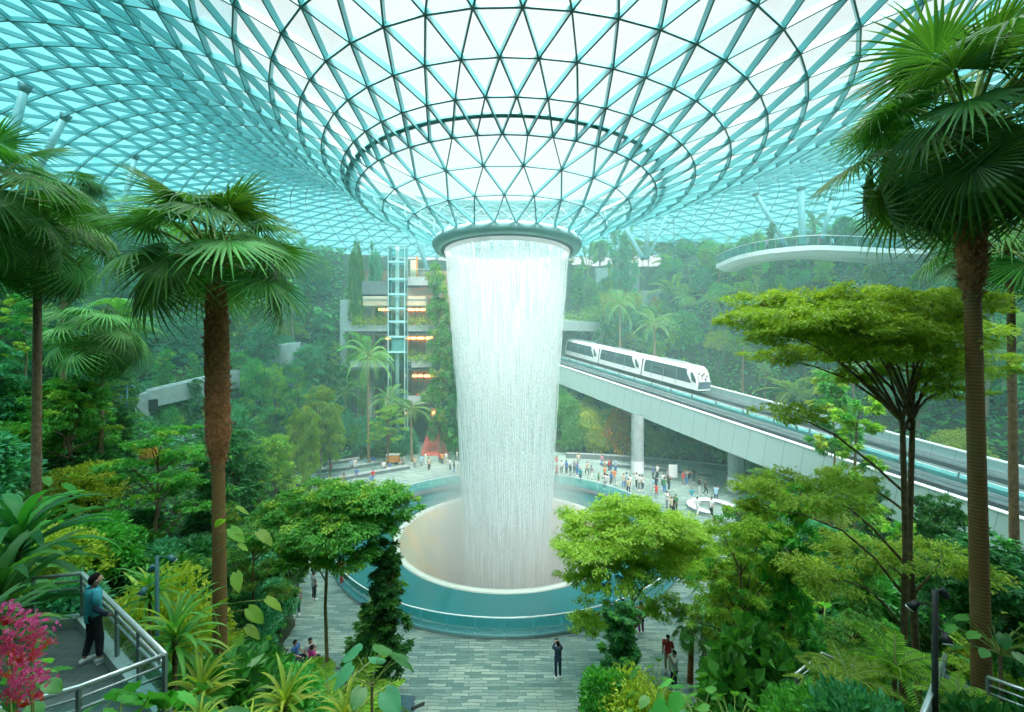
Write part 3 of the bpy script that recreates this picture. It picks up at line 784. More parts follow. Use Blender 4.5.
# ================================================================== PLANTS (shapes)
def unit(v): return v / (np.linalg.norm(v, axis=-1, keepdims=True) + 1e-9)
def leaves(mb, pos, out, L, W, mat=0, flat=.6, droop=.25, jit=.6, fold=.18, R=rng):
    """a leaf at each point, growing along OUT, its face turned up by FLAT"""
    n = len(pos); out = unit(out + R.normal(0, jit, (n, 3)))
    L = L * R.uniform(.65, 1.25, (n, 1)); W = W * R.uniform(.75, 1.2, (n, 1))
    up = unit(np.array([0, 0, 1.0]) * flat + R.normal(0, .35, (n, 3)))
    side = unit(np.cross(out, up)); nn = np.cross(side, out)
    tip = pos + out * L; tip[:, 2] -= droop * L[:, 0]
    mid = pos + out * L * .42; mid[:, 2] -= droop * .2 * L[:, 0]
    l = mid + side * W / 2 + nn * W * fold; r = mid - side * W / 2 + nn * W * fold
    v = np.stack([pos, r, tip, l], 1).reshape(-1, 3); i = np.arange(n)[:, None] * 4
    mb.add(v, np.concatenate([i + [0, 1, 2], i + [0, 2, 3]], 1).reshape(-1, 3), mat, False)
    # each leaf one island: the two halves share base and tip

def blob(n, c, r, shell=.55, R=rng, cut=-1.0):
    """points in an ellipsoid, denser toward its skin; returns points and outward directions"""
    d = unit(R.normal(0, 1, (n, 3))); d[:, 2] = np.where(d[:, 2] < cut, -d[:, 2], d[:, 2])
    rad = (shell + (1 - shell) * R.random((n, 1))) ** .8
    return np.array(c) + d * rad * np.array(r), unit(d * np.array(r)[::-1].mean() + 0)

def branch(mb, a, c, r0, r1, bend=.12, seg=6, n=5, R=rng, mat=0):
    a = np.array(a, float); c = np.array(c, float); L = np.linalg.norm(c - a)
    t = np.linspace(0, 1, n)[:, None]; off = R.normal(0, bend * L * .5, 3); off[2] = abs(off[2]) * .4 + bend * L * .9
    p = a + (c - a) * t + off * np.sin(t * PI)
    mb.tube(p, np.linspace(r0, r1, n), seg, mat, caps=False); return p

PROTO = {}; LUSH = 1.5
def proto(name, parts): PROTO[name] = parts           # parts: list of (name, mesh, [matrices] or None)

def mk_tree(key, h, r_t, pads, leafL, leafW, mats, n_leaf, seed, trunk_mat='bark', flat=.9, droop=.2, stems=((0, 0),), fork=.45, jit=.5, shell=.5):
    """pads = [(x, y, z, rx, rz)] leaf masses; branches run to each of them"""
    R = np.random.default_rng(seed)
    tr = MB(); cr = MB(); tops = []
    pads = np.array(pads, float)
    for (sx, sy) in stems:
        z = h * fork
        pts = np.array([[sx * 1.6 + R.normal(0, .03), sy * 1.6, -.6], [sx * 1.5, sy * 1.5, z * .3], [sx + R.normal(0, .08), sy + R.normal(0, .08), z * .65], [sx * .8 + R.normal(0, .12), sy * .8, z]])
        tr.tube(pts, [r_t * 1.25, r_t, r_t * .85, r_t * .7], 9, caps=False); tops.append(pts[-1])
    for k, q in enumerate(pads):
        s = tops[k % len(tops)]; c = q[:3] - np.array([0, 0, q[4] * .4])
        zf = min(max(s[2], .0), c[2] - .6 * np.hypot(c[0] - s[0], c[1] - s[1]))
        start = s if zf >= s[2] - 1e-6 else np.array([s[0], s[1], max(zf, h * .12)])
        if c[2] > s[2] + .3 * h: 
            lead = np.array([s[0] * .7, s[1] * .7, s[2] + (c[2] - s[2]) * .6]); tr.tube([s, lead], [r_t * .65, r_t * .4], 7, caps=False); start = lead
        branch(tr, start, c, r_t * .45, r_t * .14, R=R)
        nsub = 5
        for _ in range(nsub):
            e = c + R.normal(0, .4, 3) * np.array([q[3], q[3], q[4] * .8]); branch(tr, c, e, r_t * .13, r_t * .04, n=3, seg=4, R=R)
    vol = pads[:, 3] ** 2 * (pads[:, 4] + .3 * pads[:, 3]); vol /= vol.sum()
    for q, v_ in zip(pads, vol):
        n_ = int(n_leaf * LUSH * v_); k_ = max(3, int(n_ / 60)); m_ = n_ // k_
        # leaves sit in twig clusters, so a pad breaks up into sprays
        cc, oo = blob(k_, q[:3], (q[3], q[3], q[4]), .35, R)
        for c_ in cc:
            s_ = .30 * q[3] ** .6
            p, o_ = blob(m_, c_, (s_, s_, s_ * (.35 if flat > .7 else .8)), .1, R)
            out = unit(p - q[:3]); out[:, 2] *= .35
            leaves(cr, p, out, leafL, leafW, int(R.integers(0, len(mats))) if len(mats) > 1 and R.random() < .3 else 0, flat, droop, jit, R=R)
    proto(key, [('trunk', tr.mesh(key + '_trunk', M[trunk_mat]), None), ('foliage', cr.mesh(key + '_foliage', [M[m_] for m_ in mats]), None)])

def ringpads(R, n, h, rad, z0, z1, rx, rz, jitter=.15):
    out = []
    for k in range(n):
        a = k * 2.4 + R.uniform(-.3, .3); t = (k + .5) / n
        rr_ = rad * (1 - .55 * t) * R.uniform(.6, 1.05)
        out.append((rr_ * math.cos(a), rr_ * math.sin(a), h * (z0 + (z1 - z0) * t), rx * R.uniform(.8, 1.2), rz * R.uniform(.8, 1.2)))
    return out
R_ = np.random.default_rng(21)
# 8 m trees unless said otherwise
mk_tree('round_tree_a', 8, .13, ringpads(R_, 12, 8, 1.7, .42, .95, 1.15, .8), .26, .12, ['lf_mid', 'lf_bright'], 9000, 1, flat=.6)
mk_tree('round_tree_b', 8, .12, ringpads(R_, 14, 8, 1.5, .30, .96, 1.0, .8), .22, .11, ['lf_dark', 'lf_mid'], 9000, 2, flat=.6)
mk_tree('round_tree_c', 8, .12, ringpads(R_, 13, 8, 1.6, .35, .95, 1.0, .6), .20, .09, ['lf_bright', 'lf_mid'], 9000, 3, flat=.7)
mk_tree('layered_tree_a', 8, .10, ringpads(R_, 16, 8, 2.6, .45, .95, 1.15, .28), .17, .08, ['lf_bright', 'lf_mid'], 11000, 4, flat=1.0)
mk_tree('layered_tree_b', 8, .10, ringpads(R_, 14, 8, 2.2, .30, .97, 1.0, .25), .17, .08, ['lf_mid', 'lf_bright'], 10000, 5, flat=1.0)
mk_tree('column_tree_a', 8, .07, ringpads(R_, 18, 8, .75, .10, .96, .62, .62), .20, .09, ['lf_mid', 'lf_bright'], 8000, 6, flat=.6, fork=.6)
mk_tree('column_tree_b', 8, .07, ringpads(R_, 20, 8, .6, .06, .97, .5, .6), .20, .10, ['lf_dark', 'lf_mid'], 8000, 7, flat=.6, fork=.6)
mk_tree('sparse_tree_a', 8, .055, ringpads(R_, 12, 8, .9, .25, .98, .45, .35), .20, .09, ['lf_bright', 'lf_mid'], 3200, 8, 'barklight', flat=.7, fork=.8)
mk_tree('sparse_tree_b', 8, .055, ringpads(R_, 10, 8, .8, .55, .98, .55, .4), .22, .09, ['lf_mid', 'lf_yellow'], 3200, 9, 'barklight', flat=.7, fork=.85)
mk_tree('teal_tree_a', 8, .12, ringpads(R_, 13, 8, 1.5, .25, .95, 1.1, .9), .24, .12, ['lf_teal', 'lf_dark'], 9000, 10, flat=.5)
mk_tree('weeping_tree_a', 8, .10, ringpads(R_, 14, 8, 1.3, .22, .92, .9, .8), .30, .05, ['lf_bright', 'lf_yellow'], 9000, 12, flat=.1, droop=1.1)

def mk_bush(key, w, h, leafL, leafW, mats, n, seed, flat=.5, lumps=9, droop=.2):
    R = np.random.default_rng(seed); tr = MB(); cr = MB()
    for k in range(lumps):
        a = k * 2.4; t = k / lumps; r0 = w * .30 * (1 - .6 * t)
        c = np.array([r0 * math.cos(a), r0 * math.sin(a), h * (.22 + .6 * t)]); s_ = w * .30 * R.uniform(.8, 1.15)
        p, o_ = blob(int(n * 1.5) // lumps, c, (s_, s_, h * .26), .5, R, -.6)
        leaves(cr, p, o_ + np.array([0, 0, .2]), leafL, leafW, int(R.integers(0, len(mats))) if R.random() < .4 else 0, flat, droop, R=R)
        tr.tube([(0, 0, -.3), tuple(c * .5), tuple(c)], [.04, .03, .015], 5, caps=False)
    proto(key, [('stem', tr.mesh(key + '_stem', M['bark']), None), ('foliage', cr.mesh(key + '_foliage', [M[m_] for m_ in mats]), None)])
mk_bush('bush_a', 2.4, 2.2, .20, .10, ['lf_mid', 'lf_bright'], 3200, 31)
mk_bush('bush_b', 2.4, 2.0, .24, .13, ['lf_dark', 'lf_mid'], 2600, 32)
mk_bush('bush_c', 2.4, 1.8, .13, .06, ['lf_yellow', 'lf_bright'], 3600, 33)
mk_bush('bush_d', 2.4, 2.2, .42, .22, ['lf_glossy', 'lf_mid'], 900, 34, droop=.35)
mk_bush('bush_f', 2.4, 2.0, .24, .10, ['lf_orange', 'lf_yellow'], 2200, 36)
mk_bush('bush_e', 2.4, 2.2, .24, .12, ['lf_teal', 'lf_dark'], 2600, 35)

# ---- leaf blades with their own outline
def blade(mb, pts, widths, up=(0, 0, 1), fold=.15, mat=0, wave=0.0):
    """a long leaf along PTS, folded at the midrib, with a stiff midrib line"""
    pts = np.asarray(pts, float); n = len(pts); widths = np.asarray(widths, float)
    t = unit(np.gradient(pts, axis=0)); upv = np.array(up, float)
    s = unit(np.cross(t, upv)); nn = np.cross(s, t)
    wv = wave * np.sin(np.arange(n) * 2.1)[:, None]
    l = pts + s * widths[:, None] / 2 + nn * (widths[:, None] * fold + wv); r = pts - s * widths[:, None] / 2 + nn * (widths[:, None] * fold - wv)
    V = np.stack([l, pts, r], 1).reshape(-1, 3); i = np.arange(n - 1)[:, None] * 3
    mb.add(V, np.concatenate([i + [0, 1, 4, 3], i + [1, 2, 5, 4]], 1).reshape(-1, 4), mat, True)

def arch(a, el, L, droop, n=7, r0=0.0):
    """a curve leaving the origin at azimuth A and elevation EL, bending down"""
    t = np.linspace(0, 1, n); e = el - droop * t ** 1.3
    dx = np.cos(e); dz = np.sin(e); x = np.concatenate([[0], np.cumsum((dx[1:] + dx[:-1]) / 2)]) * L / (n - 1); z = np.concatenate([[0], np.cumsum((dz[1:] + dz[:-1]) / 2)]) * L / (n - 1)
    return np.stack([(x + r0) * math.cos(a), (x + r0) * math.sin(a), z], 1)

# fan leaf: pleated, split half way, tips hanging
def fan_mesh(key, R0, nseg, arc, mats, seed, tipdroop=.35, split=.42, cup=.25):
    R = np.random.default_rng(seed); mb = MB(); da = arc / nseg; V = []; Fq = []; base = 0
    for k in range(nseg):
        a = -arc / 2 + (k + .5) * da; Ls = R0 * (1 - .22 * abs(a / (arc / 2)) ** 2) * R.uniform(.93, 1.05)
        dr = tipdroop * R.uniform(.6, 1.5)
        rows = [.03, split * .55, split, .78, 1.0]; V = []
        for q, rf in enumerate(rows):
            r = rf * Ls; hw = r * math.tan(da / 2) if rf <= split else split * Ls * math.tan(da / 2) * (1 - (rf - split) / (1 - split)) * .95 + .002
            z = -cup * r * abs(math.sin(a)) * .5 * (r / R0) - dr * R0 * max(0, rf - split * .8) ** 2 * 1.6
            aa = a + R.normal(0, .01) * (rf > split)
            ca, sa = math.cos(aa), math.sin(aa); ridge = hw * .65
            V += [(r * ca + sa * hw, r * sa - ca * hw, z), (r * ca, r * sa, z + ridge), (r * ca - sa * hw, r * sa + ca * hw, z)]
        i = np.arange(4)[:, None] * 3
        mb.add(V, np.concatenate([i + [0, 3, 4, 1], i + [1, 4, 5, 2]], 1).reshape(-1, 4), 0, False)
    return mb
def fan_frond(key, R0, pet, seed, mat='lf_palm', nseg=38, arc=4.6, bend=.5, tipdroop=.35):
    """petiole along +X rising from the origin, blade at its end; length PET"""
    pts = arch(0, 0, pet, bend * .5, 6); mb = MB(); mb.tube(pts, np.linspace(.035, .018, 6) * (R0 / 1.0) ** .5, 5, 1)
    f = fan_mesh(key, R0, nseg, arc, None, seed, tipdroop)
    d = pts[-1] - pts[-2]; e = math.atan2(d[2], d[0]) - bend
    ca, sa = math.cos(e), math.sin(e)
    Rm = np.array([[ca, 0, -sa], [0, 1, 0], [sa, 0, ca]])
    for v in f.v: pass
    allv = np.concatenate(f.v) @ Rm.T + pts[-1]
    mb.add(allv, [np.concatenate(f.f)], 0, False)
    return mb.mesh(key, [M[mat], M['petiole']])
FF = {}
for k in range(3): FF['dark%d' % k] = fan_frond('fan_frond_dark', 1.0, 1.15, 50 + k, 'lf_palm', bend=.35 + .25 * k, tipdroop=.25 + .12 * k)
for k in range(2): FF['pale%d' % k] = fan_frond('fan_frond_pale', 1.0, 1.1, 60 + k, 'lf_palmlight', nseg=30, bend=.5 + .3 * k, tipdroop=.3 + .15 * k)

def feather_mesh(key, L, mats, seed, npair=30, leafl=.55, w=.045, droop=1.5, hang=.5, width_n=4):
    R = np.random.default_rng(seed); mb = MB(); pts = arch(0, 0, L, droop, 14)
    mb.tube(pts, np.linspace(.035, .008, 14), 5, 1, caps=False)
    t = unit(np.gradient(pts, axis=0))
    for k in range(npair):
        u = .14 + .85 * k / (npair - 1); x = u * 13; i_ = min(int(x), 12); f_ = x - i_
        p = pts[i_] * (1 - f_) + pts[i_ + 1] * f_; d = t[i_]
        ll = leafl * math.sin(PI * (u * .86 + .12)) ** .7 * R.uniform(.9, 1.1)
        for s_ in (-1, 1):
            o_ = unit(d * .55 + np.array([0, s_, 0]) * 1.0 + np.array([0, 0, .15]))
            tt = np.linspace(0, 1, width_n)[:, None]; q = p + o_ * ll * tt - np.array([0, 0, 1]) * (tt ** 2) * ll * hang
            wd = w * np.sin(np.linspace(.35, PI, width_n)) + .004
            blade(mb, q, wd, (0, 0, 1), .2, 0)
    return mb.mesh(key, [M[m_] for m_ in mats])
FE = {'a': feather_mesh('feather_frond', 3.2, ['lf_palmlight', 'petiole'], 71), 'b': feather_mesh('feather_frond', 3.2, ['lf_mid', 'petiole'], 72, droop=1.1, hang=.3),
      'fern': feather_mesh('fern_frond', 1.2, ['lf_bright', 'petiole'], 73, 18, .26, .05, 1.2, .3, 3)}

def crown(kind, n, el0=1.35, el1=-.7, seed=1, s=1.0, jitter=.12):
    R = np.random.default_rng(seed); out = []
    for k in range(n):
        t = (k + .5) / n; a = k * 2.39996 + R.uniform(-.15, .15); el = el0 + (el1 - el0) * t ** .95 + R.uniform(-jitter, jitter)
        m = Matrix.Rotation(a, 4, 'Z') @ Matrix.Rotation(-el, 4, 'Y') @ Matrix.Rotation(R.uniform(-.35, .35), 4, 'X') @ Matrix.Scale(s * R.uniform(.88, 1.1), 4)
        out.append((kind[int(R.integers(0, len(kind)))], m))
    return out

def merged(key, items, mats):
    """many placed copies of a few meshes as one mesh (crowns too small to show their fronds)"""
    mb = MB(); cache = {}
    for me, m in items:
        if me.name not in cache:
            v = np.empty(len(me.vertices) * 3); me.vertices.foreach_get('co', v); v = v.reshape(-1, 3)
            by = {}
            for p in me.polygons: by.setdefault((len(p.vertices), p.material_index), []).append(list(p.vertices))
            cache[me.name] = (v, by)
        v, by = cache[me.name]; A = np.array(m)
        vv = v @ A[:3, :3].T + A[:3, 3]; n0 = mb.n
        mb.v.append(vv); mb.n += len(vv)
        for (sz, mi), fl in by.items():
            q = np.array(fl) + n0; mb.f.append(q); mb.m.append(np.full(len(q), mi)); mb.smooth.append(np.full(len(q), False))
    return mb.mesh(key, [M[m_] for m_ in mats])

def trunk_mesh(key, pts, rad, mat, seg=14): 
    mb = MB(); mb.tube(pts, rad, seg, caps=False); return mb.mesh(key, M[mat])
# far palms: 8 m high, crown one part
tp = trunk_mesh('palm_trunk', [(0, 0, -.5), (.05, 0, 2), (.12, .03, 5), (.1, .05, 7.2)], [.17, .13, .11, .10], 'barklight', 8)
T8 = Matrix.Translation((.1, .05, 7.2))
for k, sd in enumerate((81, 82)):
    cr = crown([FE['a'], FE['b']] if k else [FE['a']], 17, 1.3, -.35, sd)
    proto('feather_palm_%s' % 'ab'[k], [('trunk', tp, None), ('crown', merged('feather_crown', [(me, T8 @ m) for me, m in cr], ['lf_palmlight' if k == 0 else 'lf_palm', 'petiole']), None)])
for k, sd in enumerate((84, 85)):
    cr = crown([FF['pale0'], FF['pale1']] if k else [FF['dark0'], FF['dark1']], 24, 1.4, -.7, sd)
    proto('small_fan_palm_%s' % 'ab'[k], [('trunk', tp, None), ('crown', merged('fan_crown', [(me, T8 @ m) for me, m in cr], ['lf_palmlight' if k else 'lf_palm', 'petiole']), None)])
fr = crown([FE['fern']], 16, 1.2, .05, 88)
proto('fern_a', [('fronds', merged('fern_crown', fr, ['lf_bright', 'petiole']), None)])

def mk_strap(key, n, L, w, mats, seed, el0=1.4, el1=.1, stem=.3, droop=1.5):
    R = np.random.default_rng(seed); mb = MB()
    for k in range(n):
        t = (k + .5) / n; a = k * 2.39996; el = el0 + (el1 - el0) * t + R.uniform(-.1, .1)
        p = arch(a, el, L * R.uniform(.75, 1.1), droop * R.uniform(.6, 1.2), 8, .03) + np.array([0, 0, stem * (1 - t)])
        wd = w * np.sin(np.linspace(.5, PI, 8)) ** .7 + .004
        blade(mb, p, wd, (0, 0, 1) if el < 1.1 else (-math.cos(a), -math.sin(a), .3), .25, int(R.random() < .3) if len(mats) > 1 else 0)
    st = MB(); st.tube([(0, 0, -.3), (0, 0, stem)], [.06, .05], 8)
    proto(key, [('stem', st.mesh(key + '_stem', M['bark']), None), ('leaf_rosette', mb.mesh(key + '_leaves', [M[m_] for m_ in mats]), None)])
mk_strap('strap_a', 42, 1.1, .085, ['lf_bright', 'lf_yellow'], 91)
mk_strap('strap_b', 46, 1.3, .10, ['lf_mid', 'lf_bright'], 92, stem=.5)
mk_strap('strap_c', 40, 1.5, .16, ['lf_dark', 'lf_mid'], 93, stem=.6)

def heart_leaf(mb, M4, L, W, mat=0, lobes=0):
    """broad heart-shaped leaf in the XY plane pointing +X, with raised side veins"""
    n = 9; t = np.linspace(0, 1, n); x = (t - .12) * L
    w = W / 2 * np.sin(PI * np.clip(t * .93 + .07, 0, 1)) ** .75 * (1 - .35 * t) * 1.3
    if lobes: w = w * (1 - .45 * (np.arange(n) % 2))
    z = -.28 * L * t ** 2; V = []
    for i_ in range(n):
        V += [(x[i_] - .10 * L * (1 - t[i_]), w[i_], z[i_] + .10 * W - .05 * W * (i_ % 2)), (x[i_] - .03 * L * (1 - t[i_]), w[i_] * .5, z[i_] + .07 * W), (x[i_], 0, z[i_]), (x[i_] - .03 * L * (1 - t[i_]), -w[i_] * .5, z[i_] + .07 * W), (x[i_] - .10 * L * (1 - t[i_]), -w[i_], z[i_] + .10 * W - .05 * W * (i_ % 2))]
    V = np.array(V); A = np.array(M4); V = V @ A[:3, :3].T + A[:3, 3]
    i = np.arange(n - 1)[:, None] * 5
    mb.add(V, np.concatenate([i + [k, k + 1, k + 6, k + 5] for k in range(4)], 1).reshape(-1, 4), mat, True)

def mk_big(key, n, h, L, W, mats, seed, el0=1.3, el1=.3, lobes=0):
    R = np.random.default_rng(seed); mb = MB(); st = MB()
    for k in range(n):
        t = (k + .5) / n; a = k * 2.39996 + R.uniform(-.2, .2); el = el0 + (el1 - el0) * t
        p = arch(a, el, h * R.uniform(.7, 1.1), .5, 6, .02); st.tube(p, np.linspace(.022, .012, 6), 5, caps=False)
        m = Matrix.Translation(p[-1]) @ Matrix.Rotation(a, 4, 'Z') @ Matrix.Rotation(R.uniform(.1, .7), 4, 'Y') @ Matrix.Rotation(R.uniform(-.4, .4), 4, 'X')
        s_ = R.uniform(.7, 1.1); heart_leaf(mb, m, L * s_, W * s_, int(R.random() < .3) if len(mats) > 1 else 0, lobes)
    proto(key, [('stalks', st.mesh(key + '_stalks', M['petiole']), None), ('leaves', mb.mesh(key + '_leaves', [M[m_] for m_ in mats]), None)])
mk_big('big_leaf_a', 16, 1.1, .62, .48, ['lf_glossy', 'lf_mid'], 101)
mk_big('big_leaf_b', 22, 1.2, .42, .30, ['lf_mid', 'lf_glossy'], 102)
mk_big('big_leaf_c', 9, 1.3, .95, .7, ['lf_teal', 'lf_glossy'], 103)
# paddle-leaved banana like plant, 4 m
R = np.random.default_rng(105); mb = MB(); st = MB()
for k in range(11):
    a = k * PI + R.uniform(-.3, .3); el = 1.45 - .085 * k
    p = arch(a, el, 3.2, .7, 12) + np.array([0, 0, .9]); st.tube(p[:6], np.linspace(.05, .03, 6), 5, caps=False)
    blade(mb, p[5:], np.array([.05, .32, .46, .5, .44, .3, .03]), (0, 1, .3), .15, 0, .02)
st.tube([(0, 0, -.3), (0, 0, 1.0)], [.16, .12], 10)
proto('banana_a', [('stem', st.mesh('banana_stem', M['petiole']), None), ('leaves', mb.mesh('banana_leaves', [M['lf_mid']]), None)])

COUNT = []                                            # every placed plant, named and labelled at the end
def put(key, loc, s=1.0, rz=None, name=None, label=None, cat='plant', sz=None, group=None):
    nm = name or {'round': 'broadleaf_tree', 'layer': 'layered_tree', 'colum': 'column_tree', 'spars': 'young_tree', 'teal_': 'dense_tree', 'weepi': 'weeping_tree', 'bush_': 'shrub',
                  'feath': 'feather_palm', 'small': 'fan_palm', 'fern_': 'fern', 'strap': 'strap_leaf_plant', 'big_l': 'large_leaf_plant', 'banan': 'paddle_leaf_plant'}[key[:5]]
    e = empty(nm, tuple(loc), rz if rz is not None else random.uniform(0, 6.28), label, cat, group)
    e.scale = (s, s, sz or s)
    for pn, me, _ in PROTO[key]: link(pn, me, e)
    COUNT.append((e, key, label is not None))
    return e

def big_palm(name, px, py, d, base_px, Rf, n, fronds, label, r_t=.17, fib=None, seed=1, el1=-.75, z0=None, lean=0.0, mat='ringed', smin=1.15):
    """a palm whose crown centre stands at the pixel, its fronds separate parts"""
    top = P(px, py, d); bx = (base_px - CX) / F * d; g = gz(bx, d) if z0 is None else z0
    e = empty(name, (bx, d, g), label=label, cat='palm tree')
    t = Vector((top.x - bx, 0, top.z - g)); n_ = 10; pts = []
    for k in range(n_):
        u = k / (n_ - 1); pts.append((t.x * u ** 1.3, lean * math.sin(u * PI), -.5 + (t.z + .5) * u))
    mb = MB(); mb.tube(pts, np.linspace(r_t * 1.15, r_t * .8, n_), 16, caps=False); mb.build('trunk', M[mat], e)
    if fib:
        z1, z2, rf = fib; mb = MB(); m = 26
        zz = np.linspace(z1, z2, m); uu = (zz - g) / t.z
        cx = t.x * np.clip(uu, 0, 1) ** 1.3
        rad = rf * np.clip(np.minimum((np.arange(m) + 2) / 7, 1), .4, 1) * (1 - .25 * np.clip((np.arange(m) - m * .7) / (m * .3), 0, 1)) * (1 + .05 * np.sin(np.arange(m) * 2.3))
        mb.tube(np.stack([cx, np.full(m, 0) + lean * np.sin(uu * PI), zz - g], 1), rad, 18)
        sk = mb.build('fibre_skirt', M['fibre'], e)
        R = np.random.default_rng(seed + 5); q = 620; mb = MB()
        k = R.integers(1, m - 1, q); a = R.uniform(0, 2 * PI, q); o = np.stack([np.cos(a), np.sin(a), np.zeros(q)], 1)
        p = np.stack([cx[k], lean * np.sin(uu[k] * PI), zz[k] - g + R.uniform(-.06, .06, q)], 1) + o * rad[k][:, None] * .93
        leaves(mb, p, o + np.array([0, 0, .9]), .14, .05, 0, .2, .0, .35, R=R)
        tag(mb.build('shaggy_fibre', M['fibretip'], sk), kind='stuff')
    for me, m in crown([FF[f] for f in fronds], n, 1.45, el1, seed, Rf):
        o = link('frond', me, e); o.matrix_local = Matrix.Translation(t) @ m
    return e
HAZE = .0042
# ================================================================== WATERFALL
def curtainmat(name, thr0, thr1, seedz, col=(.90, .98, .98), su=1.0):
    """falling water: opaque streams with gaps between them, the gaps stretched along the fall"""
    m, nt, out = nmat(name)
    N = nt.nodes.new; L = nt.links.new
    uv = N('ShaderNodeTexCoord'); mp = N('ShaderNodeMapping'); mp.inputs['Scale'].default_value = (260 * su, 5.5, 1); mp.inputs['Location'].default_value = (seedz, 0, 0)
    L(uv.outputs['UV'], mp.inputs[0])
    n = N('ShaderNodeTexNoise'); n.inputs['Scale'].default_value = 1; n.inputs['Detail'].default_value = 3; L(mp.outputs[0], n.inputs['Vector'])
    mp2 = N('ShaderNodeMapping'); mp2.inputs['Scale'].default_value = (330 * su, 150, 1); L(uv.outputs['UV'], mp2.inputs[0])
    n2 = N('ShaderNodeTexNoise'); n2.inputs['Scale'].default_value = 1; n2.inputs['Detail'].default_value = 2; L(mp2.outputs[0], n2.inputs['Vector'])
    ad = N('ShaderNodeMath'); ad.operation = 'MULTIPLY_ADD'; ad.inputs[1].default_value = .45; L(n2.outputs['Fac'], ad.inputs[0]); L(n.outputs['Fac'], ad.inputs[2])
    mr = N('ShaderNodeMapRange'); mr.inputs[1].default_value = thr0; mr.inputs[2].default_value = thr1; L(ad.outputs[0], mr.inputs[0])
    d = N('ShaderNodeBsdfDiffuse'); d.inputs[0].default_value = (*col, 1); t = N('ShaderNodeBsdfTranslucent'); t.inputs[0].default_value = (*col, 1)
    a = N('ShaderNodeMixShader'); a.inputs[0].default_value = .5; L(d.outputs[0], a.inputs[1]); L(t.outputs[0], a.inputs[2])
    tr = N('ShaderNodeBsdfTransparent'); s = N('ShaderNodeMixShader'); L(mr.outputs[0], s.inputs[0]); L(tr.outputs[0], s.inputs[1]); L(a.outputs[0], s.inputs[2])
    L(s.outputs[0], out.inputs[0]); return m
wf = empty('waterfall', (O[0], O[1], -5), label='tall white indoor waterfall pouring from the roof collar into the basin', cat='waterfall')
def curtain(name, dr, zt, zb, mat, seg=120, m=26):
    zz = np.linspace(zb, zt, m); f = np.clip((zz + .5) / 28.8, 0, 1)
    rad = 3.55 + 1.6 * f ** 1.7 + dr * (.35 + .65 * f)
    b = MB(); th = np.arange(seg + 1) * 2 * PI / seg
    wob = 1 + .012 * np.sin(th[None, :] * 7 + zz[:, None] * .35) * (1 - f[:, None] * .8)
    V = np.stack([rad[:, None] * wob * np.cos(th), rad[:, None] * wob * np.sin(th), np.repeat(zz[:, None], seg + 1, 1)], -1).reshape(-1, 3)
    i = np.arange(m - 1)[:, None] * (seg + 1); j = np.arange(seg)[None, :]
    fq = np.stack([i + j, i + j + 1, i + seg + 2 + j, i + seg + 1 + j], -1).reshape(-1, 4)
    b.add(V, fq, 0, True); me = b.mesh(name, mat)
    uvl = me.uv_layers.new(name='UVMap'); li = np.empty(len(me.loops), np.int32); me.loops.foreach_get('vertex_index', li)
    uv = np.stack([(li % (seg + 1)) / seg, (li // (seg + 1)) / (m - 1)], 1); uvl.data.foreach_set('uv', uv.ravel().astype(np.float32))
    return link(name, me, wf)
ZT = 28.3
curtain('water_curtain', .0, ZT, -.5, curtainmat('water_streams_a', .60, .86, 1.3))
curtain('water_curtain', -.22, ZT, -.5, curtainmat('water_streams_b', .62, .90, 7.7, su=.8))
curtain('water_curtain', -.6, ZT, -.5, curtainmat('water_streams_c', .58, .95, 3.1, su=.5))
# the solid lip of water under the collar
b = MB(); b.lathe([(5.2, 28.5), (5.22, 28.2), (5.18, 27.9), (5.08, 27.8), (5.1, 28.1), (5.1, 28.5)], 128)
def lipmat():
    m, nt, out = nmat('water_lip'); N = nt.nodes.new; L = nt.links.new
    d = N('ShaderNodeBsdfDiffuse'); d.inputs[0].default_value = (.95, .98, .98, 1); t = N('ShaderNodeBsdfTranslucent'); t.inputs[0].default_value = (.95, .98, .98, 1)
    a = N('ShaderNodeMixShader'); a.inputs[0].default_value = .5; L(d.outputs[0], a.inputs[1]); L(t.outputs[0], a.inputs[2]); L(a.outputs[0], out.inputs[0]); return m
LIP = lipmat(); b.build('water_lip', LIP, wf)
# single streams, ragged and broken
R = np.random.default_rng(9); b = MB(); n = 1100
th = R.uniform(0, 2 * PI, n); z0 = 28.1 - 27.5 * R.random(n) ** 1.1; ln = R.uniform(.8, 4.5, n)
K = 5
for k in range(n):
    zz = np.linspace(z0[k], max(z0[k] - ln[k], 0), K); f = np.clip((zz + .5) / 28.8, 0, 1); r = (3.55 + 1.6 * f ** 1.7) * (1 + R.normal(0, .012)) + .03
    a = th[k] + .002 * np.sin(zz * 2); w = R.uniform(.012, .03) * np.array([.3, 1, 1, .8, .1])
    c, s_ = np.cos(a), np.sin(a); l = np.stack([r * c + s_ * w, r * s_ - c * w, zz], 1); q = np.stack([r * c - s_ * w, r * s_ + c * w, zz], 1); o_ = np.stack([(r + w) * c, (r + w) * s_, zz], 1)
    V = np.stack([l, o_, q], 1).reshape(-1, 3); i = np.arange(K - 1)[:, None] * 3
    b.add(V, np.concatenate([i + [0, 1, 4, 3], i + [1, 2, 5, 4]], 1).reshape(-1, 4), 0, False)
tag(b.build('water_strand', LIP, wf), kind='stuff')
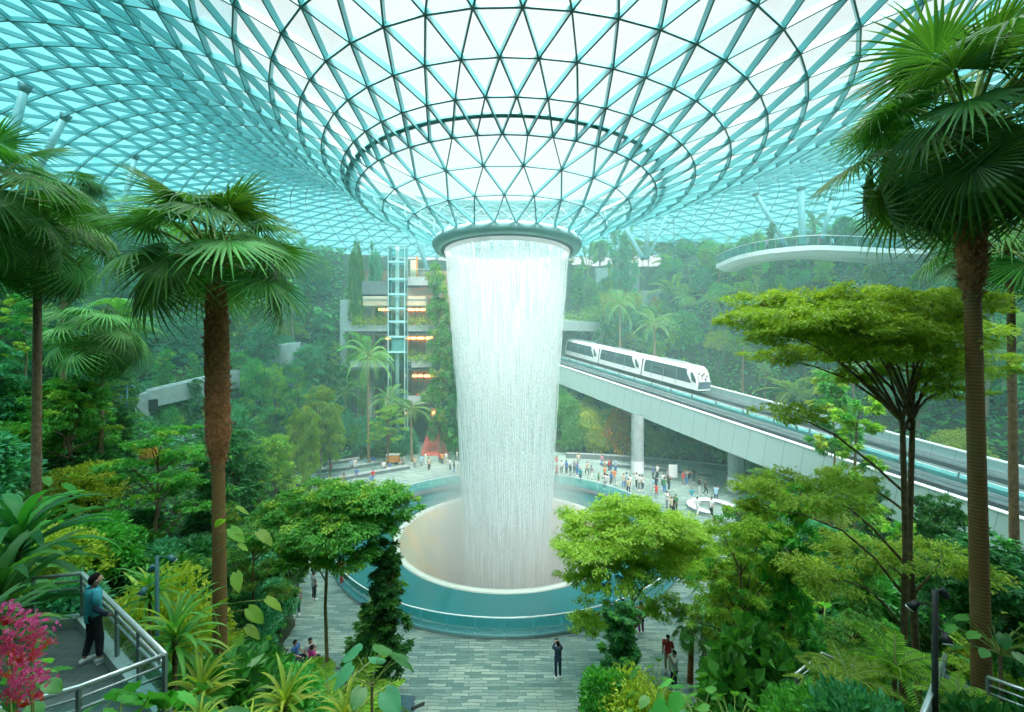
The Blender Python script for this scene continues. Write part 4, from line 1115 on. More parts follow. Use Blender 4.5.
# mist round the foot of the fall and thin haze in the hall
def volmat(name, dens, centre=None, r=(1, 1, 1), aniso=.3, col=(.9, 1, 1), pw=1.0):
    m, nt, out = nmat(name); N = nt.nodes.new; L = nt.links.new
    v = N('ShaderNodeVolumeScatter'); v.inputs['Color'].default_value = (*col, 1); v.inputs['Anisotropy'].default_value = aniso
    if centre is None: v.inputs['Density'].default_value = dens
    else:
        tc = N('ShaderNodeTexCoord'); g = N('ShaderNodeMapping'); g.inputs['Scale'].default_value = tuple(1 / q for q in r)
        L(tc.outputs['Object'], g.inputs[0]); gr_ = N('ShaderNodeTexGradient'); gr_.gradient_type = 'SPHERICAL'; L(g.outputs[0], gr_.inputs[0])
        mu = N('ShaderNodeMath'); mu.operation = 'MULTIPLY'; mu.inputs[1].default_value = dens
        L(gr_.outputs['Fac'], mu.inputs[0]); L(mu.outputs[0], v.inputs['Density'])
    L(v.outputs[0], out.inputs['Volume']); return m
mi = empty('mist', (O[0], O[1], -3), label='white spray hanging round the foot of the waterfall', cat='mist', kind='stuff')
b = MB(); th = np.linspace(-PI / 2, PI / 2, 17); b.lathe(np.stack([8.6 * np.cos(th) + .001, 11 * np.sin(th)], 1), 32)
o = b.build('spray', volmat('spray', .5, (0, 0, 0), (8.6, 8.6, 11)), mi)
hz = empty('haze', (0, 66, 16), label='thin bluish haze filling the far part of the hall', cat='haze', kind='stuff')
b = MB(); b.box((0, 0, 0), (150, 92, 60)); b.build('air', volmat('air', HAZE, aniso=.2, col=(.62, 1, .97)), hz)
# ================================================================== PLANTING
def X_(px, d): return (px - CX) / F * d
def at(px, d, dz=0.0):
    x = X_(px, d); return Vector((x, d, gz(x, d) + dz))
def tree(key, px, d, top, w=None, base=None, **k):
    """a tree at distance D whose top reaches the pixel row TOP and whose crown is W pixels wide"""
    p = at(px, d)
    if base is not None: p.z = base
    zt = HC - (top - CY) / F * d; h = max(zt - p.z, .8)
    H0 = {'bush_': 2.2, 'feath': 9.0, 'small': 8.6, 'banan': 4.6, 'strap': 1.5, 'big_l': 1.7, 'fern_': 1.1}.get(key[:5], 8.2)
    W0 = {'round': 5.2, 'layer': 6.2, 'colum': 2.6, 'spars': 2.8, 'teal_': 4.6, 'weepi': 4.2, 'bush_': 2.5, 'feath': 5.2, 'small': 4.2, 'banan': 4.2, 'strap': 2.2, 'big_l': 2.2, 'fern_': 2.0}[key[:5]]
    sz = h / H0; s = sz if w is None else (w / F * d) / W0
    if key[:4] == 'bush': s = max(s, sz / 1.5)
    if key[:5] in ('strap', 'big_l', 'fern_') and h > 1.5 * H0 * s:      # a crown of leaves carried on its own tall stem
        low = h - H0 * s; e = put(key, (p.x, p.y, p.z + low), s, **k)
        b = MB(); b.tube([(0, 0, -low / s - .3), (.05, .03, -low / s * .5), (0, 0, .12)], [.07, .055, .05], 8); b.build('stem', M['bark'], e); return e
    return put(key, p, s, sz=sz, **k)

# ---- the tall palms
big_palm('tall_fan_palm', 216, 262, 13, 221, 1.62, 30, ['dark0', 'dark1', 'dark2', 'pale0'], 'tall fan palm with shaggy brown fibrous trunk standing alone', .19, (HC - (478 - CY) / F * 13, HC - (285 - CY) / F * 13, .33), 3, el1=-.45)
big_palm('tall_fan_palm', 968, 135, 9.4, 984, 1.55, 42, ['dark0', 'dark1', 'dark2', 'dark1'], 'giant dark fan palm towering at the east edge of the view', .16, (HC - (305 - CY) / F * 9.4, HC - (150 - CY) / F * 9.4, .24), 4, el1=-.95)
big_palm('tall_fan_palm', 38, 240, 16, 36, 1.5, 30, ['dark1', 'dark2', 'pale1'], 'tall fan palm with thin bare trunk on the west slope', .14, None, 6, el1=-.95, mat='bark')
big_palm('tall_fan_palm', -14, 195, 13, -22, 1.5, 28, ['dark0', 'dark1'], 'dark fan palm cut by the west edge of the view', .16, None, 7)
big_palm('tall_fan_palm', 103, 335, 22, 100, 1.5, 32, ['pale0', 'pale1', 'dark2'], 'shorter fan palm with pale drooping fronds and paired trunks', .11, None, 8, el1=-1.0, mat='barklight')
big_palm('tall_fan_palm', 62, 205, 24, 64, 1.6, 26, ['dark1', 'dark2'], 'slim fan palm behind the bare trunked palm', .12, None, 9, mat='bark')
big_palm('tall_fan_palm', 1010, 250, 15, 1016, 1.5, 24, ['dark1', 'dark0'], 'shaded fan palm behind the giant dark palm', .13, None, 10, mat='bark')
big_palm('tall_fan_palm', 692, 632, 18.5, 690, .55, 14, ['pale0', 'dark1'], 'little fan palm with stout brown trunk by the plaza edge', .12, None, 11, z0=.2, mat='fibre')

# ---- trees that can be told one by one
def special(key, mk, *a, **k): mk(key, *a, **k)
Rg = np.random.default_rng(300)
def pads_px(px0, d, zbase, L):
    out = []
    for (px, py, w, h, dd) in L:
        q = P(px, py, d + dd); out.append((q.x - X_(px0, d), dd, q.z - zbase, w / 2 / F * d * 1.15, max(h / 2 / F * d * 1.5, .16)))
    return out
# wide umbrella tree in front of the viaduct
d = 11.5; x0 = 911; zb = gz(X_(x0, d), d)
pd = pads_px(x0, d, zb, [(760, 300, 60, 14, .5), (790, 330, 75, 20, -.6), (812, 300, 80, 20, .3), (850, 305, 85, 24, -.4), (885, 300, 80, 22, .8), (905, 322, 90, 22, .9), (800, 318, 90, 20, -1.0), (845, 325, 90, 20, -1.1), (745, 318, 50, 12, .1), (870, 330, 90, 22, .1), (960, 310, 60, 20, -.8), (905, 340, 90, 20, -1.2), (925, 310, 80, 26, -.5), (955, 335, 70, 24, .5), (835, 345, 90, 22, 1.0),
     (880, 345, 80, 20, -1.0), (920, 360, 80, 24, .2), (775, 355, 60, 14, .9), (860, 375, 60, 14, .8), (950, 385, 60, 18, -.2), (985, 365, 60, 16, .6), (780, 412, 60, 12, -.4), (800, 490, 90, 16, -.8), (850, 478, 60, 12, .4), (760, 505, 50, 9, -.3), (868, 552, 80, 14, .7), (822, 575, 70, 14, 0), (940, 560, 80, 18, .4)])
mk_tree('umbrella_east', HC - (290 - CY) / F * d - zb, .09, pd, .125, .06, ['lf_lime', 'lf_bright'], 46000, 301, 'bark', flat=1.1, stems=((-.15, 0), (.22, .1)), fork=.74, shell=.3)
put('umbrella_east', (X_(x0, d), d, zb), 1, 0, 'umbrella_tree', 'wide flat topped umbrella tree on twin trunks before the viaduct', 'tree')
# umbrella tree by the basin
d = 19; x0 = 632; zb = max(gz(X_(x0, d), d), .2)
pd = pads_px(x0, d, zb, [(625, 503, 50, 10, 0), (590, 520, 60, 13, .6), (640, 520, 80, 16, -.5), (680, 528, 60, 14, .6), (600, 545, 80, 16, -.6), (650, 550, 90, 18, .5), (582, 572, 50, 11, .3), (618, 578, 60, 12, -.9), (690, 560, 70, 14, -.2), (600, 612, 50, 9, -.4), (585, 625, 40, 8, .5), (660, 605, 50, 8, .4), (700, 545, 40, 10, .9)])
mk_tree('umbrella_basin', HC - (495 - CY) / F * d - zb, .10, pd, .17, .075, ['lf_lime', 'lf_bright'], 34000, 302, 'barklight', flat=1.0, fork=.5, shell=.3)
put('umbrella_basin', (X_(x0, d), d, zb), 1, 0, 'umbrella_tree', 'lime green layered tree overhanging the basin railing beside the blue lamp post', 'tree')
# pale crowned tree west of the basin
d = 17; x0 = 327; zb = max(gz(X_(x0, d), d), 0)
pd = pads_px(x0, d, zb, [(330, 492, 60, 14, 0), (300, 505, 60, 16, .5), (370, 497, 70, 16, .4), (405, 503, 36, 12, 0), (290, 530, 60, 20, -.3), (335, 525, 80, 22, -.7), (375, 520, 60, 18, .6), (310, 550, 60, 18, .8), (350, 550, 60, 14, -.4), (280, 515, 40, 16, 0)])
mk_tree('pale_tree_west', HC - (485 - CY) / F * d - zb, .075, pd, .15, .08, ['lf_mid', 'lf_bright'], 30000, 303, 'barklight', flat=.9, fork=.72, shell=.3)
put('pale_tree_west', (X_(x0, d), d, zb), 1, 0, 'broadleaf_tree', 'single stemmed tree with pale spreading crown west of the basin', 'tree')
tree('column_tree_b', 386, 17.6, 536, 62, base=.6, label='narrow upright tree clothed in leaves in front of the basin railing', cat='tree')
tree('column_tree_a', 372, 19, 600, 50, base=.3, label='shorter leafy tree close behind the narrow upright tree', cat='tree')
tree('round_tree_b', 985, 13, 535, 150, base=4.0, label='dense dark rounded tree beside the giant palm trunk', cat='tree')
tree('layered_tree_a', 742, 15.5, 500, 110, label='layered bright tree on a thin stem east of the basin', cat='tree')
tree('column_tree_a', 790, 15, 480, 70, label='thin tree wound with climbing leaves in front of the pier', cat='tree')
tree('sparse_tree_a', 856, 24, 388, 70, label='slender bare stemmed tree rising past the viaduct edge', cat='tree')
tree('sparse_tree_b', 522 + 310, 30, 370, 60, label='thin stemmed tree with tufted top before the viaduct', cat='tree')
tree('column_tree_b', 622, 15.6, 600, 62, base=1.2, label='dense green leafy column behind the blue lamp post', cat='shrub', name='shrub')
tree('bush_c', 640, 13.5, 660, 100, label='yellow green fine leaved shrub at the plaza tip', cat='shrub')
tree('bush_a', 606, 14.2, 668, 60, label='small mid green shrub next to the yellow green one at the plaza tip', cat='shrub')
tree('bush_c', 150, 14, 545, 110, label='yellow green feathery shrub below the fibrous trunk palm', cat='shrub')
tree('teal_tree_a', 622, 82, 222, 34, label='round dark tree standing on the terrace below the roof columns', cat='tree')
tree('teal_tree_a', 376, 70, 240, 22, label='conical dark tree beside the glass lift tower', cat='tree')
tree('banana_a', 588, 92, 228, 26, label='tall paddle leaved palm right beside the oculus collar', cat='plant')
tree('round_tree_a', 356, 66, 240, 22, label='bushy tree west of the conical dark tree', cat='tree')
tree('column_tree_a', 440, 60, 262, 36, label='tall creeper clad tree between lift tower and waterfall', cat='tree')
tree('column_tree_b', 456, 58, 330, 30, label='leafy column at the foot of the creeper clad tree', cat='tree')
tree('column_tree_a', 362, 64, 292, 14, label='lime green narrow tree before the gold cornice', cat='tree')
tree('feather_palm_a', 369, 55, 330, 52, label='big feather palm in front of the shop galleries', cat='palm tree')
tree('feather_palm_a', 412, 57, 395, 44, label='feather palm overhanging the red ramp', cat='palm tree')
tree('feather_palm_a', 388, 56, 383, 40, label='feather palm between the big gallery palm and the ramp palm', cat='palm tree')
tree('feather_palm_b', 448, 62, 322, 36, label='feather palm partly veiled by the waterfall', cat='palm tree')
tree('layered_tree_a', 388, 53.5, 402, 40, label='slim layered tree on the seating steps below the feather palms', cat='tree')
tree('layered_tree_b', 378, 57, 440, 16, label='small yellow topped tree on the seating steps', cat='tree')
tree('feather_palm_a', 620, 74, 285, 34, label='slender feather palm above the end car of the train', cat='palm tree')
tree('feather_palm_a', 655, 70, 306, 50, label='broad feather palm behind the middle train car', cat='palm tree')
tree('feather_palm_b', 742, 60, 330, 50, label='feather palm just beyond the nose of the train', cat='palm tree')
tree('banana_a', 757, 62, 218, 16, base=22, label='tufted young palm above the curved footbridge start', cat='palm tree')
tree('column_tree_b', 771, 62, 222, 12, base=24, label='narrow dark tree behind the curved footbridge railing', cat='tree')
tree('weeping_tree_a', 303, 44, 400, 42, label='weeping yellow green tree at the west end of the seating steps', cat='tree')
tree('weeping_tree_a', 330, 50, 396, 34, label='weeping green tree behind the seated visitors', cat='tree')
tree('layered_tree_a', 320, 46, 380, 46, label='thin layered tree beside the weeping trees', cat='tree')
for (px, top, w, d, lb) in ((-8, 520, 150, 8.7, 'huge strap leaved plant beside the lookout deck'), (18, 480, 130, 10.4, 'strap leaved plant rising behind the huge one'), (-20, 590, 110, 7.2, 'strap leaved plant cut by the west edge of the view')):
    tree('strap_c', px, d, top, w, base=HC - (650 - CY) / F * d, label=lb, cat='plant')
for (px, top, w, d, bs, key, lb) in ((175, 590, 90, 9.6, None, 'strap_b', 'spiky strap leaved plant beyond the lookout railing'), (200, 640, 90, 9.2, None, 'strap_a', 'lower spiky plant at the base of the fibrous trunk'), (285, 652, 90, 9.0, None, 'strap_a', 'spiky plant with reddish heart by the fenced steps'),
        (345, 672, 80, 10.5, None, 'strap_a', 'yellow striped spiky plant at the bottom of the plaza'), (150, 560, 60, 12.5, None, 'strap_b', 'spiky plant behind the slim garden lamp'), (250, 700, 60, 8, None, 'strap_a', 'spiky plant tucked under the aroid vine'),
        (372, 640, 60, 9.5, 5.0, 'big_leaf_c', 'giant taro plant with two grey green leaves'), (660, 655, 70, 13, None, 'big_leaf_b', 'large leaved plant between the yellow shrub and the little palm'), (700, 668, 80, 10.5, None, 'big_leaf_a', 'broad paddle leaved plant at the plaza corner'),
        (735, 680, 80, 9.5, None, 'big_leaf_b', 'glossy large leaved clump beside the broad paddle leaves'), (785, 590, 60, 17, None, 'big_leaf_a', 'glossy leaved clump climbing behind thin stems'),
        (850, 640, 80, 9.5, None, 'fern_a', 'tree fern with long yellow green fronds by the stairs'), (895, 625, 80, 10, None, 'fern_a', 'fern crown beside the twin trunks'), (832, 655, 70, 9, None, 'fern_a', 'lower fern in front of the fenced landing'),
        (1000, 600, 70, 9, None, 'big_leaf_b', 'dark leaved clump beyond the giant palm trunk'), (880, 690, 60, 7.6, None, 'big_leaf_a', 'heart leaved plant below the twin trunks'), (760, 640, 70, 11.5, None, 'bush_d', 'large leaved shrub west of the stairs')):
    tree(key, px, d, top, w, base=bs, label=lb, cat='plant')

# ---- the planted slopes, in belts; labels follow from where each plant stands
AUTO = []
for k_, (px, d, top, w, key) in enumerate(((566, 93, 262, 22, 'round_tree_c'), (578, 90, 266, 20, 'column_tree_a'), (600, 97, 240, 30, 'round_tree_a'), (612, 89, 262, 22, 'round_tree_c'), (634, 96, 236, 28, 'round_tree_c'), (648, 94, 240, 26, 'layered_tree_a'), (664, 95, 236, 28, 'round_tree_a'), (684, 92, 234, 28, 'teal_tree_a'), (706, 90, 236, 26, 'round_tree_a'), (592, 88, 276, 22, 'round_tree_a'))):
    tree(key, px, d, top, w, label='tree on the top terrace east of the waterfall, %s from the left' % ('first', 'second', 'fourth', 'fifth', 'sixth', 'seventh', 'eighth', 'ninth', 'tenth', 'third')[k_], cat='tree')
for k_, (px, d, top, w) in enumerate(((604, 88, 292, 26), (622, 89, 290, 24), (598, 91, 284, 22))):
    tree(('bush_a', 'bush_c', 'bush_e')[k_ % 3], px, d, top, w, label='bush between the tunnel portal and the top terrace, %s' % ('western of the lower pair', 'eastern of the lower pair', 'highest one')[k_], cat='shrub')
for (px, d, top, w, key, lb) in ((656, 84, 296, 9, 'bush_f', 'small orange leaved bush above the feather palms'), (145, 30, 440, 22, 'bush_f', 'yellow flowering bush on the west slope below the concrete wall'),
                                 (590, 62.5, 398, 30, 'bush_c', 'yellow bush beneath the viaduct next to the waterfall'), (616, 62, 402, 30, 'bush_f', 'orange tinged bush beneath the viaduct, left of the pale pier'), (604, 61.8, 425, 34, 'bush_c', 'low yellow bush behind the crowd beneath the viaduct'),
                                 (662, 59, 425, 36, 'bush_c', 'yellow green bush just right of the pale pier'), (690, 58, 432, 30, 'bush_a', 'green bush beneath the viaduct between the piers'), (575, 62.5, 415, 30, 'bush_a', 'green bush closest to the falling water beneath the viaduct')):
    tree(key, px, d, top, w, label=lb, cat='shrub')
for k_, (px, d, top, key) in enumerate(((214, 51, 366, 'round_tree_c'), (236, 52, 362, 'layered_tree_a'), (254, 50, 358, 'round_tree_a'), (276, 52, 362, 'round_tree_c'), (298, 51, 360, 'layered_tree_b'))):
    tree(key, px, d, top, 34, label='leafy tree in front of the upper concrete ledge, %s from the left' % ('first', 'second', 'third', 'fourth', 'fifth')[k_], cat='tree')
def belt(zone, keys, x_rng, d_rng, n, hts, R, cat='tree', mind=1.6, test=None):
    placed = []; tries = 0
    while len(placed) < n and tries < n * 60:
        tries += 1
        px = R.uniform(*x_rng); d = R.uniform(*d_rng); x = X_(px, d)
        if float(plaza_dist(np.array([x]), np.array([d]))[0]) < .8: continue
        w_ = float(bridge_w(x, d))
        head = 99
        if -2.0 < w_ < 16.5 and x > -2:              # room left under the viaduct
            a_ = ((x - BO.x) * -0.495 + (d - BO.y)) / math.hypot(1, .495); head = BO.z + a_ * .16 - 3.4 - gz(x, d)
            if head < 1.4: continue
        if test and not test(x, d, px): continue
        if 126 < px < 206 and 22 < d < 43: continue
        if any((x - q[0]) ** 2 + (d - q[1]) ** 2 < mind ** 2 for q in placed): continue
        key = keys[int(R.integers(0, len(keys)))]; h = R.uniform(*hts)
        z = gz(x, d)
        rh = roof_h(x, d)
        if rh > 0: h = min(h, HC + rh - z - 1.5)
        h = min(h, head)
        if h < 1.2: continue
        placed.append((x, d))
        H0 = {'bush_': 2.2, 'feath': 9.0, 'small': 8.6, 'banan': 4.6, 'strap': 1.5, 'big_l': 1.7, 'fern_': 1.1}.get(key[:5], 8.2)
        s = h / H0 
        e = put(key, (x, d, z), s * R.uniform(.9, 1.15), sz=s, cat='palm tree' if 'palm' in key else ('shrub' if key.startswith('bush') else ('plant' if key[:5] in ('strap', 'big_l', 'fern_', 'banan') else 'tree')))
        AUTO.append((e, key, zone, px))
TREES = ['round_tree_a', 'round_tree_b', 'round_tree_c', 'layered_tree_a', 'layered_tree_b', 'column_tree_a', 'column_tree_b', 'sparse_tree_a', 'sparse_tree_b', 'teal_tree_a', 'weeping_tree_a']
BUSH = ['bush_a', 'bush_b', 'bush_c', 'bush_d', 'bush_e', 'big_leaf_b']
Rb = np.random.default_rng(401)
belt('on the west slope behind the fan palms', ['round_tree_a', 'round_tree_b', 'column_tree_a', 'column_tree_b', 'layered_tree_b', 'teal_tree_a', 'sparse_tree_b'], (-60, 260), (19, 34), 26, (4.5, 8), Rb, mind=2.6)
belt('on the west slope behind the fan palms', BUSH, (-40, 280), (14, 32), 46, (1.6, 3.4), Rb)
belt('around the concrete garden walls', TREES, (0, 345), (35, 52), 34, (4.5, 8.5), Rb, mind=2.8)
belt('around the concrete garden walls', BUSH, (60, 345), (34, 52), 40, (2.2, 4.4), Rb, mind=2)
belt('on the hill west of the lift tower', ['round_tree_a', 'teal_tree_a', 'column_tree_a', 'layered_tree_b', 'sparse_tree_a', 'feather_palm_b'], (20, 356), (54, 76), 48, (6, 11), Rb, mind=2.8)
belt('on the hill west of the lift tower', BUSH, (120, 350), (53, 74), 40, (3, 6), Rb, mind=2.2)
belt('beside the shop galleries', ['bush_e', 'bush_a', 'bush_d', 'column_tree_b'], (330, 460), (58.5, 62), 16, (2.5, 4.5), Rb, mind=1.4, test=lambda x, d, px: not (415 < px < 450) and not (385 < px < 412 and False))
belt('on the terraces above the train', ['round_tree_c', 'teal_tree_a', 'column_tree_a', 'layered_tree_b', 'feather_palm_a', 'feather_palm_b', 'sparse_tree_a'], (565, 760), (66, 98), 48, (5.5, 10), Rb, mind=3, test=lambda x, d, px: bridge_w(x, d) > 16)
belt('on the terraces above the train', ['bush_a', 'bush_c', 'bush_e', 'bush_d', 'fern_a'], (565, 760), (62, 92), 48, (2.6, 5), Rb, mind=2.2, test=lambda x, d, px: bridge_w(x, d) > 15.5)
belt('on the east slope beyond the viaduct', ['round_tree_a', 'round_tree_b', 'layered_tree_a', 'column_tree_a', 'feather_palm_a', 'feather_palm_b', 'teal_tree_a', 'small_fan_palm_b', 'weeping_tree_a'], (740, 1080), (38, 72), 48, (5.5, 10), Rb, mind=3, test=lambda x, d, px: bridge_w(x, d) > 16)
belt('on the east slope beyond the viaduct', BUSH + ['fern_a'], (740, 1060), (34, 66), 44, (2.6, 5), Rb, mind=2.2, test=lambda x, d, px: bridge_w(x, d) > 15.5)
belt('in the thicket between stairs and viaduct', ['round_tree_b', 'column_tree_a', 'layered_tree_b', 'sparse_tree_a', 'round_tree_c'], (720, 1060), (14, 34), 20, (3.2, 6), Rb, mind=2.4, test=lambda x, d, px: bridge_w(x, d) < -2.5)
belt('in the thicket between stairs and viaduct', BUSH + ['fern_a', 'strap_b'], (705, 1060), (11, 32), 44, (1.4, 3.2), Rb, mind=1.5, test=lambda x, d, px: bridge_w(x, d) < -2)
belt('under the viaduct behind the far crowd', ['bush_c', 'bush_a', 'bush_d', 'weeping_tree_a', 'feather_palm_b'], (560, 770), (46, 70), 44, (2.4, 5), Rb, mind=1.8, test=lambda x, d, px: bridge_w(x, d) < 14)
belt('behind the seating steps', ['bush_a', 'bush_d', 'bush_e', 'layered_tree_b', 'small_fan_palm_a'], (285, 425), (50, 60), 22, (2, 4.4), Rb, mind=1.8)
belt('between the lookout deck and the plaza', ['bush_a', 'bush_b', 'bush_d', 'bush_e', 'big_leaf_b', 'strap_b', 'fern_a', 'column_tree_a'], (130, 330), (10.5, 19), 36, (1.3, 3.2), Rb, mind=1.3)

# ---- hedges hanging over the planters
def hedge(a_, c_, w, h, mats, n, label, L_=.16, hang=.5):
    a_ = Vector(a_); c_ = Vector(c_); R = np.random.default_rng(int(abs(a_.x * 97 + a_.z * 31)) + 1)
    e = empty('hedge', tuple(a_), label=label, cat='hedge'); dv = np.array(c_ - a_); b = MB()
    t = R.random((n, 1)); p = dv * t + R.normal(0, 1, (n, 3)) * np.array([.1, w / 2.5, h / 2.6]); p[:, 2] += h * .3 - hang * R.random(n) ** 3
    leaves(b, p, R.normal(0, 1, (n, 3)) + np.array([0, -.6, .3]), L_, L_ * .5, 0, .5, .3, .4, R=R)
    b.build('foliage', [M[m] for m in mats], e)
    st = MB(); st.tube([(0, 0, -.1), tuple(dv * .5 + np.array([0, 0, .05])), tuple(dv + np.array([0, 0, -.1]))], .05, 5); st.build('stem', M['bark'], e)
hedge((gx(352), DG, gzz(323)), (gx(446), DG, gzz(323)), 1.0, 1.2, ['lf_yellow'], 1800, 'yellow green hedge on the balcony below the gold cornice', .3)
hedge((gx(360), DG, gzz(359)), (gx(444), DG, gzz(359)), 1.0, 1.2, ['lf_bright'], 1800, 'green hedge on the second planted gallery balcony', .3)
hedge((gx(420), DG, gzz(396)), (gx(446), DG, gzz(396)), .8, .9, ['lf_bright'], 600, 'short hedge on the lowest gallery balcony', .3)
hedge(P(562, 324, 84), P(620, 312, 84), 2, 2.2, ['lf_bright'], 1800, 'long hedge on the lip above the tunnel portal', .4)
hedge(P(600, 303, 78), P(642, 303, 78), 2, 2.2, ['lf_yellow'], 1500, 'yellow hedge on the ledge above the train', .4)

# ---- low growth that covers the soil: nobody could count it
Rc = np.random.default_rng(500); b1 = MB(); n = 90000
pxs = Rc.uniform(-60, 1090, n * 3); ds = 6 + 78 * Rc.random(n * 3) ** 1.25; xs_ = (pxs - CX) / F * ds
pdist = plaza_dist(xs_, ds); gg = ground(xs_, ds); ww = bridge_w(xs_, ds)
deckm = (xs_ < -4.2) & (xs_ > -14) & (ds < 11.3)
ok = (pdist > .3) & ~((ww > -1.5) & (ww < 16) & (gg + HC * 0 > BO.z + 8)) & ~deckm
ok &= ~((xs_ > X_(345, 1) * ds) & (xs_ < X_(452, 1) * ds) & (ds > 61.5))
xs_, ds, gg = xs_[ok][:n], ds[ok][:n], gg[ok][:n]; n = len(xs_)
p = np.stack([xs_, ds, gg + Rc.random(n) ** 1.5 * .9 + .05], 1)
o_ = unit(np.stack([Rc.normal(0, 1, n), Rc.normal(-.3, 1, n), Rc.random(n) * .8], 1))
sc_l = np.clip(ds / 40, .35, 1.6)
for q in range(3):
    m_ = np.arange(n) % 3 == q
    for lo, hi in ((0, 18), (18, 36), (36, 100)):
        k_ = m_ & (ds >= lo) & (ds < hi); L_ = {0: .22, 18: .38, 36: .85}[lo]
        leaves(b1, p[k_], o_[k_], L_, L_ * .5, q, .6, .25, .3, R=Rc)
tag(b1.build('undergrowth', [M['lf_mid'], M['lf_teal'], M['lf_glossy']]), 'mixed low leafy growth covering the soil of the slopes', 'undergrowth', kind='stuff')
# ================================================================== LOOKOUT, STEPS, LAMPS
dz = 8.6
dk = empty('lookout_deck', (-8.5, 7.5, dz), label='tiled lookout deck with a low kerb where a visitor stands', cat='deck')
poly = [(-9.45, 9.15), (-5.55, 6.65), (-6.25, 6.0), (-8.2, 4.9), (-10.4, 5.8), (-10.3, 8.95)]
def prism(mb, pts, z0, z1, o=(0, 0, 0), mat=0):
    n = len(pts); v = [(x - o[0], y - o[1], z - o[2]) for z in (z0, z1) for (x, y) in pts]
    ar = sum(pts[i][0] * pts[(i + 1) % n][1] - pts[(i + 1) % n][0] * pts[i][1] for i in range(n))
    up = list(range(n, 2 * n)); dn = list(range(n))[::-1]
    if ar < 0: up = up[::-1]; dn = dn[::-1]
    sd = [[i, (i + 1) % n, n + (i + 1) % n, n + i] for i in range(n)]
    if ar < 0: sd = [q[::-1] for q in sd]
    mb.add(v, [np.array([up]), np.array([dn]), np.array(sd)], mat, False)
od = (-8.5, 7.5, dz)
b = MB(); prism(b, poly, dz - .05, dz, od); b.build('tiled_floor', M['decktile'], dk)
b = MB(); prism(b, poly, dz - .5, dz - .05, od); b.build('slab', M['concrete_dark'], dk)
for a_, c_ in ((poly[5], poly[0]), (poly[0], poly[1]), (poly[1], poly[2]), (poly[2], poly[3])):
    b = MB(); b.beam((a_[0] - od[0], a_[1] - od[1], .08), (c_[0] - od[0], c_[1] - od[1], .08), .2, .24); b.build('kerb', M['concrete'], dk)
for (x, y) in ((-8.9, 8.2), (-7.0, 6.5), (-10.8, 7.2)):
    b = MB(); b.tube([(x - od[0], y - od[1], -.5), (x - od[0], y - od[1], gz(x, y) - dz - .3)], .2, 12); b.build('support', M['concrete'], dk)
RAILPTS = [(-10.3, 8.95, dz), (-9.45, 9.15, dz), (-5.55, 6.65, dz), (-6.25, 6.0, dz), (-8.2, 4.9, dz)]
railing('deck_railing', RAILPTS, 'silver railing with glass panels around the lookout deck', 1.12, True, None, 3, .027, spacing=1.25)
# garden lamps
M['teal_post'] = plain('teal_post', (.03, .22, .26), .4)
def lamp(px, ytop, d, label, h=None, col='steel_dark', heads=((0, 0, .3), (0, 0, -1)), base=None, r=.05, s=1.0):
    p = at(px, d); zt = HC - (ytop - CY) / F * d
    if base is not None: p.z = base
    e = empty('garden_lamp', tuple(p), label=label, cat='lamp post'); H = zt - p.z
    b = MB(); b.tube([(0, 0, -.3), (0, 0, H * .5), (0, 0, H)], r, 10); b.build('pole', M[col], e)
    b = MB(); b.lathe([(.16, 0), (.16, .04), (r, .08)], 16); b.build('base_plate', M[col], e)
    for k, (a, dzz) in enumerate(((.4, -.05), (2.6, -.35), (4.4, -.75))):
        c, s_ = math.cos(a), math.sin(a); q = (c * .28 * s, s_ * .28 * s, H + dzz * s)
        b = MB(); b.tube([(0, 0, H + dzz * s), tuple(np.array(q) * [1, 1, 1])], .02 * s, 6); b.build('bracket', M[col], e)
        b = MB(); b.tube([q, (q[0] + c * .12 * s, q[1] + s_ * .12 * s, q[2] - .16 * s)], [.06 * s, .10 * s], 12); h_ = b.build('spotlight', M['black' if col == 'black' else col], e)
        b = MB(); z3 = np.array((q[0] + c * .125 * s, q[1] + s_ * .125 * s, q[2] - .165 * s)); b.tube([tuple(z3), tuple(z3 + [c * .01, s_ * .01, -.015])], .085 * s, 12); b.build('lens', M['white'], h_)
lamp(157, 556, 12, 'slim dark garden lamp among shrubs beyond the lookout railing')
lamp(613, 574, 16, 'teal blue garden lamp beside the lime layered tree', base=.2, col='teal_post')
lamp(935, 590, 8.2, 'black spotlight post beside the garden stairs', col='black', s=.9)
lamp(127, 385, 30, 'tall thin lamp pole between shorter fan palm and fibrous palm', r=.06)
lamp(103, 170, 50, 'distant lamp pole against the roof between leaning columns', r=.1, s=1.6)
lamp(674, 205, 82, 'distant lamp pole above the hedged terrace beside the thin column', r=.1, s=1.6)
# stairs at the lower east corner
def flight(name, a_, c_, width, n, label, mat='concrete_dark'):
    a_ = Vector(a_); c_ = Vector(c_); e = empty(name, tuple(a_), label=label, cat='stairs'); dv = c_ - a_; fl = Vector((dv.x, dv.y, 0)).normalized(); sd = Vector((fl.y, -fl.x, 0)) * width
    for k in range(n):
        p0 = dv * (k / n); p1 = dv * ((k + 1) / n); z = p1.z
        pts = [(p0.x, p0.y), (p1.x, p1.y), (p1.x + sd.x, p1.y + sd.y), (p0.x + sd.x, p0.y + sd.y)]
        b = MB(); prism(b, pts, z - .35, z); b.build('step', M[mat], e)
    return e
s0 = P(943, 655, 10.2) - Vector((0, 0, 1.1)); s1 = P(912, 735, 6.8) - Vector((0, 0, 1.1))
flight('garden_stairs', s0, s1, -1.7, 9, 'dark garden stairs climbing beside the giant palm trunk')
railing('stair_railing', [s0 + Vector((0.05, 0, 0)), s1 + Vector((0.05, 0, 0))], 'double silver handrail of the garden stairs beside the black spotlight post', 1.1, True, None, 3, .03)
